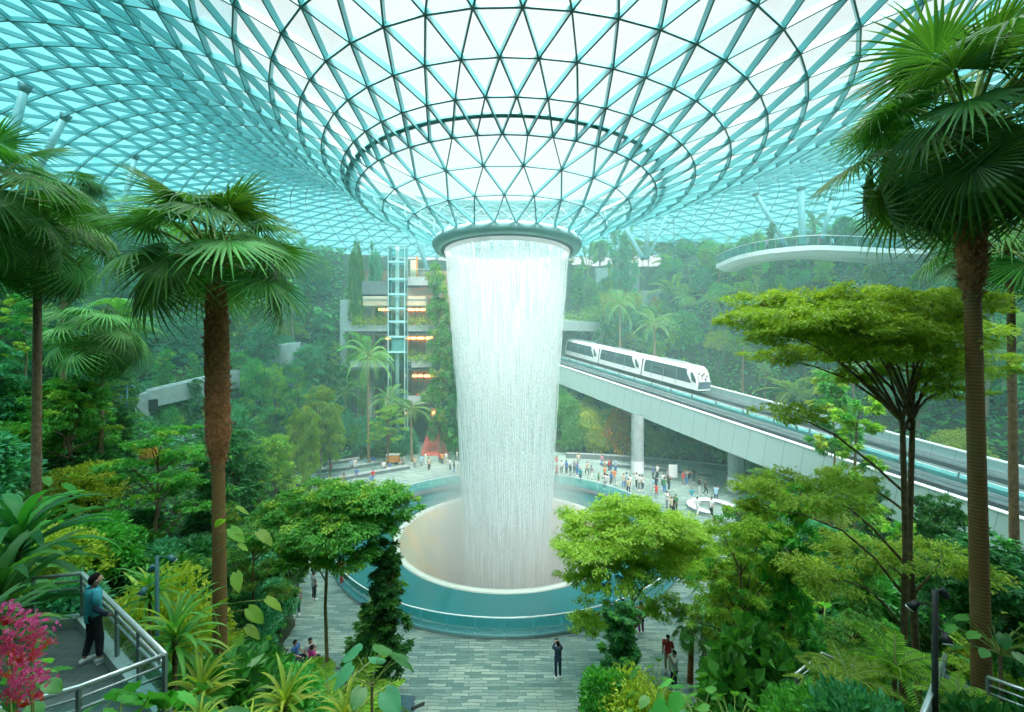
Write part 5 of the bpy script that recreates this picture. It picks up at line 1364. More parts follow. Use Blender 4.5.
r0 = Vector((0, 0, 1.05))
l0, l1, l2 = P(796, 674, 10.4) - r0, P(822, 653, 11.6) - r0, P(862, 671, 10.6) - r0
railing('landing_railing', [l0, l1, l2], 'cornered glass railing of the landing behind the ferns', 1.05, True, None, 3, .022)
zf = min(l0.z, l1.z, l2.z)
e = empty('stair_landing', tuple(l1), label='small grey landing enclosed by the cornered railing', cat='landing')
b = MB(); prism(b, [(l0.x - l1.x, l0.y - l1.y), (0, 0), (l2.x - l1.x, l2.y - l1.y), (l2.x - l1.x - .9, l2.y - l1.y - 1.4)], zf - l1.z - .25, zf - l1.z); b.build('slab', M['concrete_dark'], e)
b = MB(); b.tube([(.1, -.6, zf - l1.z - .2), (.1, -.6, gz(l1.x, l1.y) - l1.z - .3)], .2, 10); b.build('support', M['concrete'], e)
g0, g1 = P(988, 677, 8.6) - r0, P(1040, 696, 8.0) - r0
railing('walkway_railing', [g0, g1], 'glass railing at the lower corner beyond the giant palm trunk', 1.05, True, None, 3, .025)
e = empty('garden_path', tuple(g0), label='short grey path behind the corner railing', cat='path')
b = MB(); dv = g1 - g0; prism(b, [(0, 0), (dv.x, dv.y), (dv.x + .6, dv.y + 1.5), (.6, 1.5)], -.3, 0); b.build('slab', M['concrete_dark'], e)
# railing and dark steps at the bottom of the plaza
h0 = Vector((0, 0, 1.05)); q0, q1, q2 = P(303, 664, 17.4) - h0, P(346, 669, 17.0) - h0, P(352, 690, 16.2) - h0
railing('plaza_railing', [q0, q1, q2], 'dark railing at the west corner of the plaza', 1.05, False, None, 2, .025, 'black', .9, 'railpost')
e = empty('plaza_platform', (q1.x, q1.y, 0), label='raised paved ledge under the dark corner railing', cat='platform')
b = MB(); prism(b, [(q0.x - q1.x - 1, .6), (.15, .25), (.5, -.9), (q0.x - q1.x - 1, -1.2)], -.1, max(q1.z, .3)); b.build('slab', M['concrete'], e)
slate = plain('slate_step', (.035, .10, .125), .5, noise=.25, nscale=3)
e = empty('slate_steps', tuple(Vector((-5.0, 16.2, 0))), label='dark blue slate steps at the bottom edge of the plaza', cat='steps')
for k in range(4):
    b = MB(); y1 = 17.9 - .55 * k; xa = -7.2 + .25 * k
    prism(b, [(xa + 5, y1 - 16.2 - .6), (-1.0 - xa * 0 + 5 - 4.0 + .9 + .12 * k, y1 - 16.2 - .9), (-1.0 + 5 - 4.0 + .9 + .12 * k, y1 - 16.2 - .3), (xa + 5, y1 - 16.2)], -.1, .12 + .16 * k); b.build('step', slate, e)
for (a_, c_) in (((-4.6, 17.2, .1), (-4.95, 15.9, .9)), ((-3.6, 17.0, .1), (-3.8, 15.8, .9))):
    b = MB(); b.beam((a_[0] + 5, a_[1] - 16.2, a_[2] + .2), (c_[0] + 5, c_[1] - 16.2, c_[2] + .2), .06, .12); b.build('step_edge_rail', M['black'], e)

# seating steps, ledges, bench
def G(px, py): d = HC * F / (py - CY); return Vector((X_(px, d), d, 0))
def seat(name, L, label, h=.42, w=.75, mat='concrete', z=0.0, cat='seating step'):
    p = arcpts([tuple(G(*q)) for q in L], 24); e = empty(name, tuple(p[0]), label=label, cat=cat); pp = p - p[0]; pp[:, 2] = z
    b = MB(); b.sweep(pp, [(0, 0), (0, h - .08), (-w, h - .08), (-w, 0)]); b.build('riser', M['concrete_dark'], e)
    b = MB(); b.sweep(pp, [(.04, h - .08), (.04, h), (-w - .02, h), (-w - .02, h - .08)]); b.build('seat_top', M[mat], e)
seat('seating_step', [(296, 487), (330, 483), (370, 476), (410, 469)], 'lowest curved seating step west of the far plaza')
seat('seating_step', [(286, 476), (320, 473), (350, 470), (384, 464)], 'middle curved seating step west of the far plaza', z=0.0)
seat('seating_step', [(300, 467), (330, 465), (360, 461)], 'highest curved seating step below the weeping trees')
seat('planter_ledge', [(566, 458), (620, 461), (690, 467), (752, 474)], 'long low planter ledge behind the crowd under the viaduct', .7, .5, cat='planter')
seat('planter_ledge', [(600, 466), (655, 471), (712, 477)], 'shorter low ledge behind the pale pier', .45, .6, cat='planter')
c0 = G(712, 510); e = empty('curved_bench', tuple(c0), label='white curved bench ring near the second pier', cat='bench')
b = MB(); b.lathe([(1.5, 0), (1.5, .36), (2.1, .36), (2.1, 0)], 40, a0=-.4, a1=4.2); b.build('base', M['concrete'], e)
b = MB(); b.lathe([(1.42, .36), (1.42, .45), (2.2, .45), (2.2, .36), (1.42, .36)], 40, a0=-.4, a1=4.2); b.build('seat', M['white'], e)
c0 = G(673, 481); e = empty('display_board', tuple(c0), label='pale standing display board beside the pier crowd', cat='board')
b = MB(); b.box((0, 0, 1.15), (1.0, .06, 1.5), bevel=.02); b.build('panel', M['white'], e)
for s_ in (-.45, .45):
    b = MB(); b.box((s_, .05, .95), (.05, .05, 1.9)); b.build('post', M['railpost'], e)
e = empty('cafe_cart', tuple(G(393, 464)), label='orange kiosk cart at the foot of the tall layered tree', cat='kiosk')
b = MB(); b.box((0, 0, .75), (1.6, .8, 1.0), bevel=.05); b.build('body', M['orange'], e)
b = MB(); b.box((0, 0, 1.3), (1.75, .95, .1), bevel=.03); b.build('counter', M['white'], e)
for sx in (-.55, .55):
    b = MB(); b.tube([(sx, -.42, .22), (sx, -.36, .22)], .2, 14); b.build('wheel', M['black'], e)

# planter with orchids and leafy plants below the camera, west side
e = empty('planter_trough', (-4.6, 4.3, 9.6), label='stone planter trough holding the orchids', cat='planter')
b = MB(); b.box((0, 0, -2.0), (3.4, 1.9, 3.9), bevel=.06); b.build('trough', M['concrete_dark'], e)
b = MB(); b.box((0, 0, -.09), (3.1, 1.6, .06)); b.build('soil', M['soil'], e)
def petalflower(b, c, r, n_, R, mat, facing):
    f = unit(facing + R.normal(0, .35, 3)); u = unit(np.cross(f, [0, 0, 1.0])); v = np.cross(u, f); a0 = R.uniform(0, 6.28)
    for k in range(n_):
        a = a0 + k * 2 * PI / n_; d = u * math.cos(a) + v * math.sin(a); s_ = -u * math.sin(a) + v * math.cos(a)
        b.add([c, c + d * r * .6 + s_ * r * .36 + f * r * .2, c + d * r, c + d * r * .6 - s_ * r * .36 + f * r * .2], np.array([[0, 1, 2, 3]]), mat, False)
def orchid(px, py, d, r, label, seed, n=110, base=9.5):
    c = P(px, py, d); R = np.random.default_rng(seed); e = empty('orchid_plant', (c.x, c.y, base), label=label, cat='flowering plant')
    H = c.z - base; b = MB(); b.tube([(0, 0, -.1), (.05, 0, H * .6), (0, 0, H + r * .5)], [.012, .009, .005], 6)
    for k in range(12):
        a = k * 2.4; b.tube([(0, 0, H - r * .8 + r * 1.6 * k / 12), (math.cos(a) * r * .7, math.sin(a) * r * .7, H - r * .9 + r * 1.8 * k / 12)], .003, 4)
    b.build('stem', M['petiole'], e)
    fl = MB()
    for k in range(n):
        o_ = unit(R.normal(0, 1, 3)); o_[1] = -abs(o_[1]) * .9 if R.random() < .7 else o_[1]; q = np.array([0, 0, H]) + o_ * np.array([r, r, r * 1.25]) * R.uniform(.65, 1)
        petalflower(fl, q, R.uniform(.016, .028), 5, R, 1 if (o_[2] < -.35 and R.random() < .6) else 0, o_ + np.array([0, -.5, .1]))
    tag(fl.build('blossoms', [M['petal_pink'], M['petal_red']], e), kind='stuff')
    lf = MB()
    for k in range(9):
        a = k * 2.4 + seed; p_ = arch(a, 1.0 - .06 * k, .38, 1.2, 7, .01); blade(lf, p_, .06 * np.sin(np.linspace(.4, PI, 7)) + .003, (0, 0, 1), .2)
    lf.build('leaves', M['lf_glossy'], e)
orchid(30, 637, 3.9, .20, 'magenta orchid spray at the lower west corner, largest of the four', 1, 260)
orchid(30, 684, 3.75, .17, 'magenta orchid spray with red tips, lowest of the four', 2, 190)
orchid(10, 612, 4.3, .10, 'small pink orchid spray highest beside the strap leaves', 3, 60)
orchid(8, 665, 4.2, .11, 'pink orchid spray half hidden at the west edge', 4, 60)
for (px, top, w, d, key, lb) in ((118, 655, 120, 5.0, 'big_leaf_a', 'broad glossy leaved plant in front of the deck railing'), (170, 660, 110, 5.3, 'big_leaf_a', 'glossy leaved plant at the railing corner'), (75, 680, 100, 4.6, 'big_leaf_a', 'low glossy plant between orchids and railing'),
                                 (15, 650, 70, 4.5, 'big_leaf_a', 'dark glossy foliage around the orchid sprays'), (200, 690, 60, 5.2, 'strap_a', 'yellowish grassy plant at the bottom beside the railing corner')):
    tree(key, px, d, top, w, base=9.5, label=lb, cat='plant')
# aroid vine on the fibrous palm
d = 12.7; x = X_(222, d); e = empty('aroid_vine', (x, d - .05, gz(x, 13)), label='climbing aroid vine with pale lobed leaves on the fibrous palm trunk', cat='vine')
R = np.random.default_rng(77); zc = gz(x, 13); b = MB(); pts = [(.12 * math.cos(k * .9), -.28 + .05 * math.sin(k * .9), k * .32 - .1) for k in range(18)]; b.tube(pts, .02, 6); b.build('stem', M['petiole'], e)
for (px, py, L_, a) in ((232, 530, .55, -.3), (222, 520, .4, 2.6), (238, 508, .4, .5), (260, 533, .55, -.2), (240, 545, .3, .1), (236, 575, .55, -.9), (250, 610, .6, -.3), (268, 600, .55, .1), (225, 600, .45, 2.9), (238, 640, .75, -1.2), (255, 655, .5, -.5), (215, 625, .45, 2.8), (248, 628, .5, -.1), (240, 668, .6, -1.0)):
    q = P(px, py, 12.4) - Vector((x, d - .05, zc)); lf = MB()
    pet = MB(); st_ = np.array([.05, -.25, q.z - .2]); tip = np.array(q); b0 = MB(); b0.tube([st_, (st_ + tip) / 2 + [0, -.05, .08], tip], .01, 5); 
    m = Matrix.Translation(q) @ Matrix.Rotation(a, 4, 'Z') @ Matrix.Rotation(.5, 4, 'Y') @ Matrix.Rotation(R.uniform(.1, .7), 4, 'X')
    heart_leaf(b0, m, L_ * 1.1, L_ * .55, 1, 0)
    b0.build('leaf', [M['petiole'], M['lf_bright']], e)

# ================================================================== PEOPLE
def skin(name, joints, bones, mat, sub=1, root=0):
    me = bpy.data.meshes.new(name); names = list(joints); me.from_pydata([joints[n_][0] for n_ in names], [(names.index(a), names.index(c)) for a, c in bones], [])
    o = bpy.data.objects.new(name, me); C.objects.link(o); md = o.modifiers.new('Skin', 'SKIN'); md.use_smooth_shade = True
    lay = me.skin_vertices[0].data if me.skin_vertices else None
    for i_, n_ in enumerate(names):
        r = joints[n_][1]; lay[i_].radius = (r, r) if not isinstance(r, tuple) else r; lay[i_].use_root = (i_ == root)
    sb = o.modifiers.new('Sub', 'SUBSURF'); sb.levels = sub; sb.render_levels = sub
    dg = bpy.context.evaluated_depsgraph_get(); out = bpy.data.meshes.new_from_object(o.evaluated_get(dg)); bpy.data.objects.remove(o)
    out.name = name; out.materials.clear(); out.materials.append(mat)
    for p in out.polygons: p.use_smooth = True
    return out
PM = {}; HAIRM = plain('dark_hair', (.012, .010, .009), .9, spec=.15)
def pm(kind, c):
    k = (kind, c)
    if k not in PM: PM[k] = plain(kind + '_' + c[0], c[1], .75 if kind != 'skin' else .5)
    return PM[k]
SKIN = ('tan', (.50, .29, .19)); 
COL = {'white': (.80, .81, .80), 'black': (.02, .022, .025), 'red': (.62, .05, .05), 'blue': (.06, .20, .55), 'teal': (.03, .30, .36), 'pink': (.78, .30, .36), 'grey': (.28, .30, .31), 'navy': (.02, .045, .085),
       'beige': (.60, .50, .36), 'green': (.08, .30, .12), 'yellow': (.75, .55, .08), 'purple': (.28, .05, .28), 'orange': (.75, .28, .06), 'light blue': (.35, .58, .75), 'magenta': (.65, .04, .30), 'brown': (.22, .12, .07)}
def pose(kind):
    """joint places for a 1.7 m figure facing -Y (origin between the feet)"""
    J = {'pel': (0, 0, .93), 'sp': (0, .01, 1.12), 'ch': (0, .0, 1.32), 'nk': (0, 0, 1.46), 'hd': (0, -.02, 1.56), 'tp': (0, -.01, 1.66),
         'shL': (.17, 0, 1.39), 'elL': (.22, .02, 1.12), 'wrL': (.23, -.06, .88), 'hnL': (.23, -.09, .79), 'shR': (-.17, 0, 1.39), 'elR': (-.22, .02, 1.12), 'wrR': (-.23, -.06, .88), 'hnR': (-.23, -.09, .79),
         'hpL': (.09, 0, .88), 'knL': (.10, -.02, .49), 'anL': (.10, .02, .09), 'toL': (.11, -.13, .03), 'hpR': (-.09, 0, .88), 'knR': (-.10, -.02, .49), 'anR': (-.10, .02, .09), 'toR': (-.11, -.13, .03)}
    if kind == 'photo':
        J.update(elL=(.20, -.20, 1.30), wrL=(.08, -.26, 1.52), hnL=(.04, -.28, 1.60), elR=(-.20, -.20, 1.30), wrR=(-.08, -.26, 1.52), hnR=(-.04, -.28, 1.60), hd=(0, -.01, 1.57))
    if kind == 'walk':
        J.update(knL=(.10, -.20, .52), anL=(.10, -.22, .12), toL=(.10, -.38, .08), knR=(-.10, .06, .49), anR=(-.10, .30, .16), toR=(-.10, .20, .04), elL=(.22, .12, 1.14), wrL=(.22, .16, .92), hnL=(.22, .14, .84), elR=(-.22, -.06, 1.12), wrR=(-.20, -.24, .96), hnR=(-.19, -.30, .90))
    if kind == 'sit':
        dzz = -.42
        for k in ('pel', 'sp', 'ch', 'nk', 'hd', 'tp', 'shL', 'shR', 'elL', 'elR', 'hpL', 'hpR'): J[k] = (J[k][0], J[k][1] + .38, J[k][2] + dzz)
        J.update(knL=(.13, -.06, .52), knR=(-.13, -.06, .50), anL=(.13, .0, .09), anR=(-.14, -.02, .09), toL=(.14, -.15, .03), toR=(-.15, -.17, .03), wrL=(.14, .06, .62), hnL=(.12, -.02, .60), wrR=(-.14, .06, .62), hnR=(-.12, -.02, .60), elL=(.24, .34, .76), elR=(-.24, .34, .76))
    return J
BON = [('pel', 'sp'), ('sp', 'ch'), ('ch', 'nk'), ('nk', 'hd'), ('hd', 'tp'), ('ch', 'shL'), ('shL', 'elL'), ('elL', 'wrL'), ('wrL', 'hnL'), ('ch', 'shR'), ('shR', 'elR'), ('elR', 'wrR'), ('wrR', 'hnR'),
       ('pel', 'hpL'), ('hpL', 'knL'), ('knL', 'anL'), ('anL', 'toL'), ('pel', 'hpR'), ('hpR', 'knR'), ('knR', 'anR'), ('anR', 'toR')]
RAD = {'pel': (.13, .10), 'sp': (.115, .09), 'ch': (.15, .10), 'nk': .05, 'hd': .088, 'tp': .07, 'sh': .06, 'el': .042, 'wr': .032, 'hn': .036, 'hp': .085, 'kn': .055, 'an': .038, 'to': .035}
def garment(J, mat, name, ua=.75, fat=1.0):
    """a shirt: one loft over the trunk with a sleeve over each upper arm"""
    pe, sp_, ch, nk = (np.array(J[k], float) for k in ('pel', 'sp', 'ch', 'nk')); b = MB()
    secs = [(pe + [0, 0, -.09], .168, .130), (pe, .165, .128), (sp_, .158, .122), (ch, .178, .125), (ch + [0, 0, .06], .185, .115), (ch + [0, 0, .105], .13, .095), (nk + [0, 0, -.005], .062, .062)]
    th = np.arange(16) * 2 * PI / 16
    V = np.concatenate([np.stack([c[0] + rx * fat * np.cos(th), c[1] + ry * fat * np.sin(th), np.full(16, c[2])], 1) for c, rx, ry in secs])
    i = np.arange(len(secs) - 1)[:, None] * 16; j = np.arange(16)[None, :]; k = (j + 1) % 16
    b.add(V, np.stack([i + j, i + k, i + 16 + k, i + 16 + j], -1).reshape(-1, 4))
    for s_ in 'LR':
        a, e_ = np.array(J['sh' + s_], float), np.array(J['el' + s_], float); m = a + (e_ - a) * ua
        b.tube([a + (ch + [0, 0, .07] - a) * .45, a + [0, 0, .005], (a + m) / 2, m], [.07, .078, .07, .064], 12)
    return b.mesh(name, mat)
def bodymeshes(kind, skirt=False, sub=1):
    J = pose(kind); r = lambda n_: RAD.get(n_, RAD.get(n_[:2]))
    body = skin('body_' + kind, {n_: (p, r(n_)) for n_, p in J.items()}, BON, pm('skin', SKIN), sub)
    sc_ = lambda q, f: (q[0] * f, q[1] * f) if isinstance(q, tuple) else q * f
    mid = lambda a, c, t: tuple(Vector(J[a]).lerp(Vector(J[c]), t))
    shirt = garment(J, M['white'], 'shirt_' + kind)
    tb = {'pel': (tuple(Vector(J['pel']) + Vector((0, 0, -.02))), .105)}
    for s_ in 'LR':
        tb['hp' + s_] = (J['hp' + s_], .098); tb['kn' + s_] = (J['kn' + s_], .072); tb['an' + s_] = (mid('kn' + s_, 'an' + s_, .9), .055)
    trs = skin('trousers_' + kind, tb, [('pel', 'hpL'), ('hpL', 'knL'), ('knL', 'anL'), ('pel', 'hpR'), ('hpR', 'knR'), ('knR', 'anR')], M['black'], sub)
    h = np.array(J['hd']); b = MB(); ph = np.linspace(-.35, PI / 2, 7); th = np.linspace(0, 2 * PI, 15)[:-1]; V = []
    for p_ in ph:
        for t_ in th:
            q = np.array([.098 * math.cos(p_) * math.cos(t_), .108 * math.cos(p_) * math.sin(t_) + .022, .118 * math.sin(p_) + .035])
            if math.sin(t_) < -.3 and p_ < .35: q[1] *= .55; q[2] = max(q[2], .06)
            V.append(h + q)
    i = np.arange(6)[:, None] * 14; j = np.arange(14)[None, :]; k = (j + 1) % 14
    b.add(V, np.stack([i + j, i + k, i + 14 + k, i + 14 + j], -1).reshape(-1, 4)); hair = b.mesh('hair_' + kind, M['black'])
    b = MB()
    for s_ in 'LR':
        a_ = np.array(J['an' + s_]); t_ = np.array(J['to' + s_]); b.tube([a_ + [0, .05, -.045], a_ + [0, 0, -.035], (a_ + t_) / 2 + [0, 0, -.005], t_ + [0, 0, 0], t_ + [0, -.04, -.005]], [.03, .048, .046, .044, .02], 8)
    shoe = b.mesh('shoes_' + kind, M['white'])
    return dict(body=body, shirt=shirt, trousers=trs, hair=hair, shoe_pair=shoe)
BM = {k: bodymeshes(k) for k in ('stand', 'photo', 'walk', 'sit')}
PEOPLE = []
def person(loc, kind, top, legs, zone, rz=None, s=1.0, hair='black', shoes='white', label=None, R=random.Random(4)):
    e = empty('person', tuple(loc), rz if rz is not None else R.uniform(0, 6.28), label, 'person'); e.scale = (s, s, s)
    for n_, me in BM[kind].items():
        o = link({'shoe_pair': 'shoes'}.get(n_, n_), me, e)
        if n_ != 'body':
            c = {'shirt': top, 'trousers': legs, 'hair': hair, 'shoe_pair': shoes}[n_]
            o.material_slots[0].link = 'OBJECT'; o.material_slots[0].material = pm('cloth', (c.replace(' ', '_'), COL[c]))
    PEOPLE.append((e, kind, top, legs, zone, label)); return e
tops = ['white', 'black', 'red', 'blue', 'pink', 'grey', 'navy', 'light blue', 'teal', 'white', 'beige', 'white', 'orange', 'green']; lg = ['black', 'navy', 'grey', 'blue', 'beige', 'black', 'white']
rp = random.Random(12)
def crowd(L, zone, kinds, sx, ox, oy, scale, z=0.0, dy=6.5):
    for (a, b_) in L:
        px, py = ox + a / scale, oy + b_ / scale + dy
        d = HC * F / (py - CY); person((X_(px, d), d, z), rp.choice(kinds), rp.choice(tops), rp.choice(lg), zone, s=rp.uniform(.9, 1.05), rz=rp.uniform(0, 6.28) if kinds[0] != 'sit' else rp.uniform(-.6, .6), hair=rp.choice(['black', 'black', 'brown']))
crowd([(165, 215), (205, 195), (225, 215), (245, 240), (250, 185), (310, 178), (365, 225), (380, 215), (430, 212), (445, 205), (468, 205), (180, 245), (155, 330), (95, 295), (70, 300), (40, 315), (312, 285), (385, 272), (465, 285), (530, 235), (548, 235), (612, 205), (622, 205)],
      'on the curved seating steps', ['sit'], 1, 280, 420, 5.085, dy=5.5)
crowd([(685, 215), (720, 210), (740, 190), (758, 225), (812, 190), (825, 195), (845, 190), (865, 225), (885, 245), (900, 180), (912, 235), (918, 165)], 'by the red ramp foot', ['stand', 'walk', 'photo', 'stand'], 1, 280, 420, 5.085)
crowd([(62, 145), (85, 165), (85, 215), (110, 190), (135, 195), (155, 205), (175, 190), (190, 200), (205, 235), (240, 200), (262, 220), (195, 145)], 'beyond the falling water', ['stand', 'walk', 'photo'], 1, 540, 430, 5.085)
crowd([(315, 150), (330, 185), (352, 180), (362, 175), (385, 185), (330, 225), (298, 262), (330, 268), (345, 262), (362, 250), (378, 240), (425, 265), (450, 295), (440, 260), (458, 270), (490, 265), (505, 275), (522, 272)], 'between basin and pale pier', ['stand', 'walk', 'photo', 'stand'], 1, 540, 430, 5.085)
crowd([(575, 218), (597, 215), (575, 285), (590, 280), (592, 322), (625, 258), (632, 290), (650, 245), (656, 275), (735, 212), (745, 250), (728, 252), (760, 250), (785, 235), (645, 372), (668, 395), (690, 385), (680, 395)], 'between the two viaduct piers', ['stand', 'walk', 'photo', 'stand'], 1, 540, 430, 5.085)
crowd([(810, 292), (842, 300), (895, 338), (950, 262), (770, 345), (800, 402), (872, 408), (890, 500)], 'near the white curved bench', ['stand', 'photo', 'walk'], 1, 540, 430, 5.085)
# storeys and footbridge
rq = random.Random(8)
for (L, py, zone, d) in (([412, 415, 418, 421, 424, 427, 431, 376, 385], 318, 'behind the top gallery hedge', DG + .9), ([408, 412, 416, 419, 422, 425, 429, 432], 354, 'on the second planted gallery', DG + .9), ([417, 421, 426, 431, 435, 439, 443], 396, 'on the lowest gallery above the ramp', DG + .9), ([414, 420, 426], 277, 'on the roof terrace by the sign', DG + .9)):
    zf = {318: gzz(334), 354: gzz(370), 396: gzz(407), 277: gzz(288)}[py] + .4
    for px in L: person((X_(px, d), d + rq.uniform(0, 1), zf), rq.choice(['stand', 'photo']), rq.choice(tops), rq.choice(lg), zone, rz=rq.uniform(-1, 1))
for (px, t_, c) in ((792, 13, 'black'), (804, 16, 'pink'), (815, 19, 'blue'), (842, 24, 'grey'), (868, 28, 'white'), (856, 26, 'red')):
    q = path[t_]; person((q[0] - .5, q[1] + 2.2, q[2] + .62), 'stand', c, 'navy', 'on the curved footbridge', rz=rq.uniform(-1, 1))
person(P(158, 432, 43.5), 'stand', 'white', 'black', 'x', 2.0, label='person in white standing in the recess under the sloping wall')
person(P(172, 436, 43.5), 'stand', 'light blue', 'grey', 'x', 1.0, label='person in pale blue beside the one in the recess under the wall')
e = empty('recess_floor', tuple(P(165, 434, 43.5)), label='narrow concrete walkway under the sloping wall', cat='walkway'); b = MB(); b.box((0, .5, -.35), (5.5, 2.5, .4), bevel=.03); b.build('slab', M['concrete'], e)
person(G(342, 585), 'stand', 'red', 'red', 'x', 1.2, label='person in red leaning at the basin railing on the west side')
person(G(632, 632), 'stand', 'purple', 'purple', 'x', 2.9, label='person in purple by the railing under the lime tree, the one closer to the lamp')
person(G(641, 634), 'stand', 'magenta', 'purple', 'x', 3.3, label='person in magenta top and purple trousers behind the lime tree stem')
person(G(336, 700) + Vector((0, 0, .0)), 'sit', 'white', 'pink', 'x', 2.2, label='seated person in white with pink trousers at the plaza corner ledge')
for (px, py, c, lgc, kd, lb) in ((303, 668, 'blue', 'navy', 'sit', 'seated person in blue among the shrubs west of the plaza'), (312, 670, 'white', 'blue', 'sit', 'seated person in white top and blue trousers west of the plaza'), (320, 668, 'magenta', 'black', 'sit', 'seated person in magenta beside the pale stemmed tree'),
                                 (277, 610, 'light blue', 'grey', 'stand', 'person in pale blue half hidden by trees west of the basin'), (297, 615, 'beige', 'navy', 'stand', 'person in beige half hidden by trees west of the basin'), (314, 600, 'grey', 'black', 'stand', 'person in grey walking west of the basin'),
                                 (668, 672, 'red', 'beige', 'stand', 'person in red top behind the little fan palm'), (674, 690, 'white', 'navy', 'photo', 'person in white raising arms beside the little fan palm'), (708, 560, 'blue', 'black', 'stand', 'person in blue beyond the lime tree crown')):
    person(G(px, py), kd, c, lgc, 'x', label=lb)

# ---- the two figures that stand alone: own bodies with fingers
def hand(b, wr, hn, side, palmn, curl=.5, s=1.0, mat=0):
    """palm and five fingers at the end of a forearm; PALMN is the direction the palm faces"""
    w_ = np.array(wr, float); d = unit(np.array(hn, float) - w_); n_ = unit(np.array(palmn, float) - d * np.dot(palmn, d)); a = np.cross(d, n_) * side
    b.tube([w_ - d * .02, w_ + d * .03 * s, w_ + d * .085 * s], [.026 * s, .034 * s, .036 * s], 8, mat)
    for k, (o, L_) in enumerate(((-.030, .070), (-.010, .080), (.010, .076), (.030, .060))):
        p0 = w_ + d * .085 * s + a * o * s; c1 = curl * .8; c2 = curl * 1.7
        p1 = p0 + (d * math.cos(c1) + n_ * math.sin(c1)) * L_ * .5 * s; p2 = p1 + (d * math.cos(c2) + n_ * math.sin(c2)) * L_ * .32 * s; p3 = p2 + (d * math.cos(c2 * 1.3) + n_ * math.sin(c2 * 1.3)) * L_ * .25 * s
        b.tube([p0 - d * .02 * s, p0, p1, p2, p3], [.010 * s, .0105 * s, .0098 * s, .009 * s, .007 * s], 7, mat)
    p0 = w_ + d * .03 * s - a * .032 * s; td = unit(d * .7 - a * .6 + n_ * .35); p1 = p0 + td * .035 * s; p2 = p1 + unit(td + n_ * .4) * .03 * s
    b.tube([p0 - td * .015, p0, p1, p2], [.013 * s, .013 * s, .011 * s, .008 * s], 7, mat)
def figure(loc, rz, J, label, cloth, s=1.0, sub=2, sleeves=None, curlR=.5, curlL=.5, palmR=(1, 0, 0), palmL=(-1, 0, 0), phone=False):
    e = empty('person', tuple(loc), rz, label, 'person'); e.scale = (s, s, s); r = lambda n_: RAD.get(n_, RAD.get(n_[:2]))
    JJ = {n_: (p, r(n_)) for n_, p in J.items() if not n_.startswith('hn')}; bo = [q for q in BON if 'hn' not in q[0] + q[1]]
    me = skin('body', JJ, bo, pm('skin', SKIN), sub)
    b = MB(); hd = np.array(J['hd'])                       # face, ears and hands join the body mesh
    v = np.empty(len(me.vertices) * 3); me.vertices.foreach_get('co', v); by = {}
    for p in me.polygons: by.setdefault(len(p.vertices), []).append(list(p.vertices))
    b.add(v.reshape(-1, 3), [np.array(q) for q in by.values()])
    ph = np.linspace(-PI / 2, PI / 2, 11); th = np.linspace(0, 2 * PI, 19)[:-1]; V = []
    for p_ in ph:
        for t_ in th:
            x, y, z = math.cos(p_) * math.cos(t_), math.cos(p_) * math.sin(t_), math.sin(p_)
            y2 = y * (.098 - .012 * (z < -.3)); zz = z * .122; x2 = x * (.080 - .016 * max(0, -z)); V.append(hd + [x2, y2, zz + .012])
    i = np.arange(10)[:, None] * 18; j = np.arange(18)[None, :]; k = (j + 1) % 18
    b.add(V, np.stack([i + j, i + k, i + 18 + k, i + 18 + j], -1).reshape(-1, 4))
    b.tube([hd + [0, -.088, .03], hd + [0, -.112, -.005], hd + [0, -.095, -.018]], [.008, .014, .010], 6)
    for s_ in (-1, 1): b.tube([hd + [s_ * .078, .01, .03], hd + [s_ * .090, .018, .015], hd + [s_ * .080, .012, -.02]], [.010, .016, .008], 6)
    b.tube([hd + [-.022, -.088, -.052], hd + [0, -.093, -.053], hd + [.022, -.088, -.052]], .005, 5)
    hand(b, J['wrL'], J['hnL'], 1, palmL, curlL); hand(b, J['wrR'], J['hnR'], -1, palmR, curlR)
    bd = b.build('body', pm('skin', SKIN), e)
    for s_ in (-1, 1):
        q = MB(); q.tube([hd + [s_ * .030, -.082, .018], hd + [s_ * .030, -.090, .018]], .010, 8); q.build('eye', M['black'], e)
    mid = lambda a, c, t: tuple(Vector(J[a]).lerp(Vector(J[c]), t))
    link('shirt', garment(J, pm('cloth', (cloth[0].replace(' ', '_'), COL[cloth[0]])), 'shirt'), e)
    if sleeves:
        for s_ in 'LR':
            q = MB(); q.tube([mid('sh' + s_, 'el' + s_, .6), J['el' + s_], mid('el' + s_, 'wr' + s_, .5), mid('el' + s_, 'wr' + s_, .95)], [.054, .052, .044, .038], 12); q.build('sleeve', pm('cloth', (sleeves, COL[sleeves])), e)
    tb = {'pel': (tuple(Vector(J['pel']) + Vector((0, 0, -.02))), .105)}
    for s_ in 'LR': tb['hp' + s_] = (J['hp' + s_], .10); tb['kn' + s_] = (J['kn' + s_], .075); tb['an' + s_] = (mid('kn' + s_, 'an' + s_, .92), .055)
    tr = skin('trousers', tb, [('pel', 'hpL'), ('hpL', 'knL'), ('knL', 'anL'), ('pel', 'hpR'), ('hpR', 'knR'), ('knR', 'anR')], pm('cloth', (cloth[1], COL[cloth[1]])), sub); link('trousers', tr, e)
    V = []; ph = np.linspace(-.55, PI / 2, 10)
    for p_ in ph:
        for t_ in th:
            q = np.array([.087 * math.cos(p_) * math.cos(t_), .103 * math.cos(p_) * math.sin(t_) + .008, .124 * math.sin(p_) + .020])
            if math.sin(t_) < -.25 and p_ < .45: q[1] *= .5; q[2] = max(q[2], .075)
            if abs(math.cos(t_)) > .8 and p_ < -.1: q[2] = max(q[2], .01)
            V.append(hd + q * (1 + .03 * math.sin(t_ * 9 + p_ * 7)))
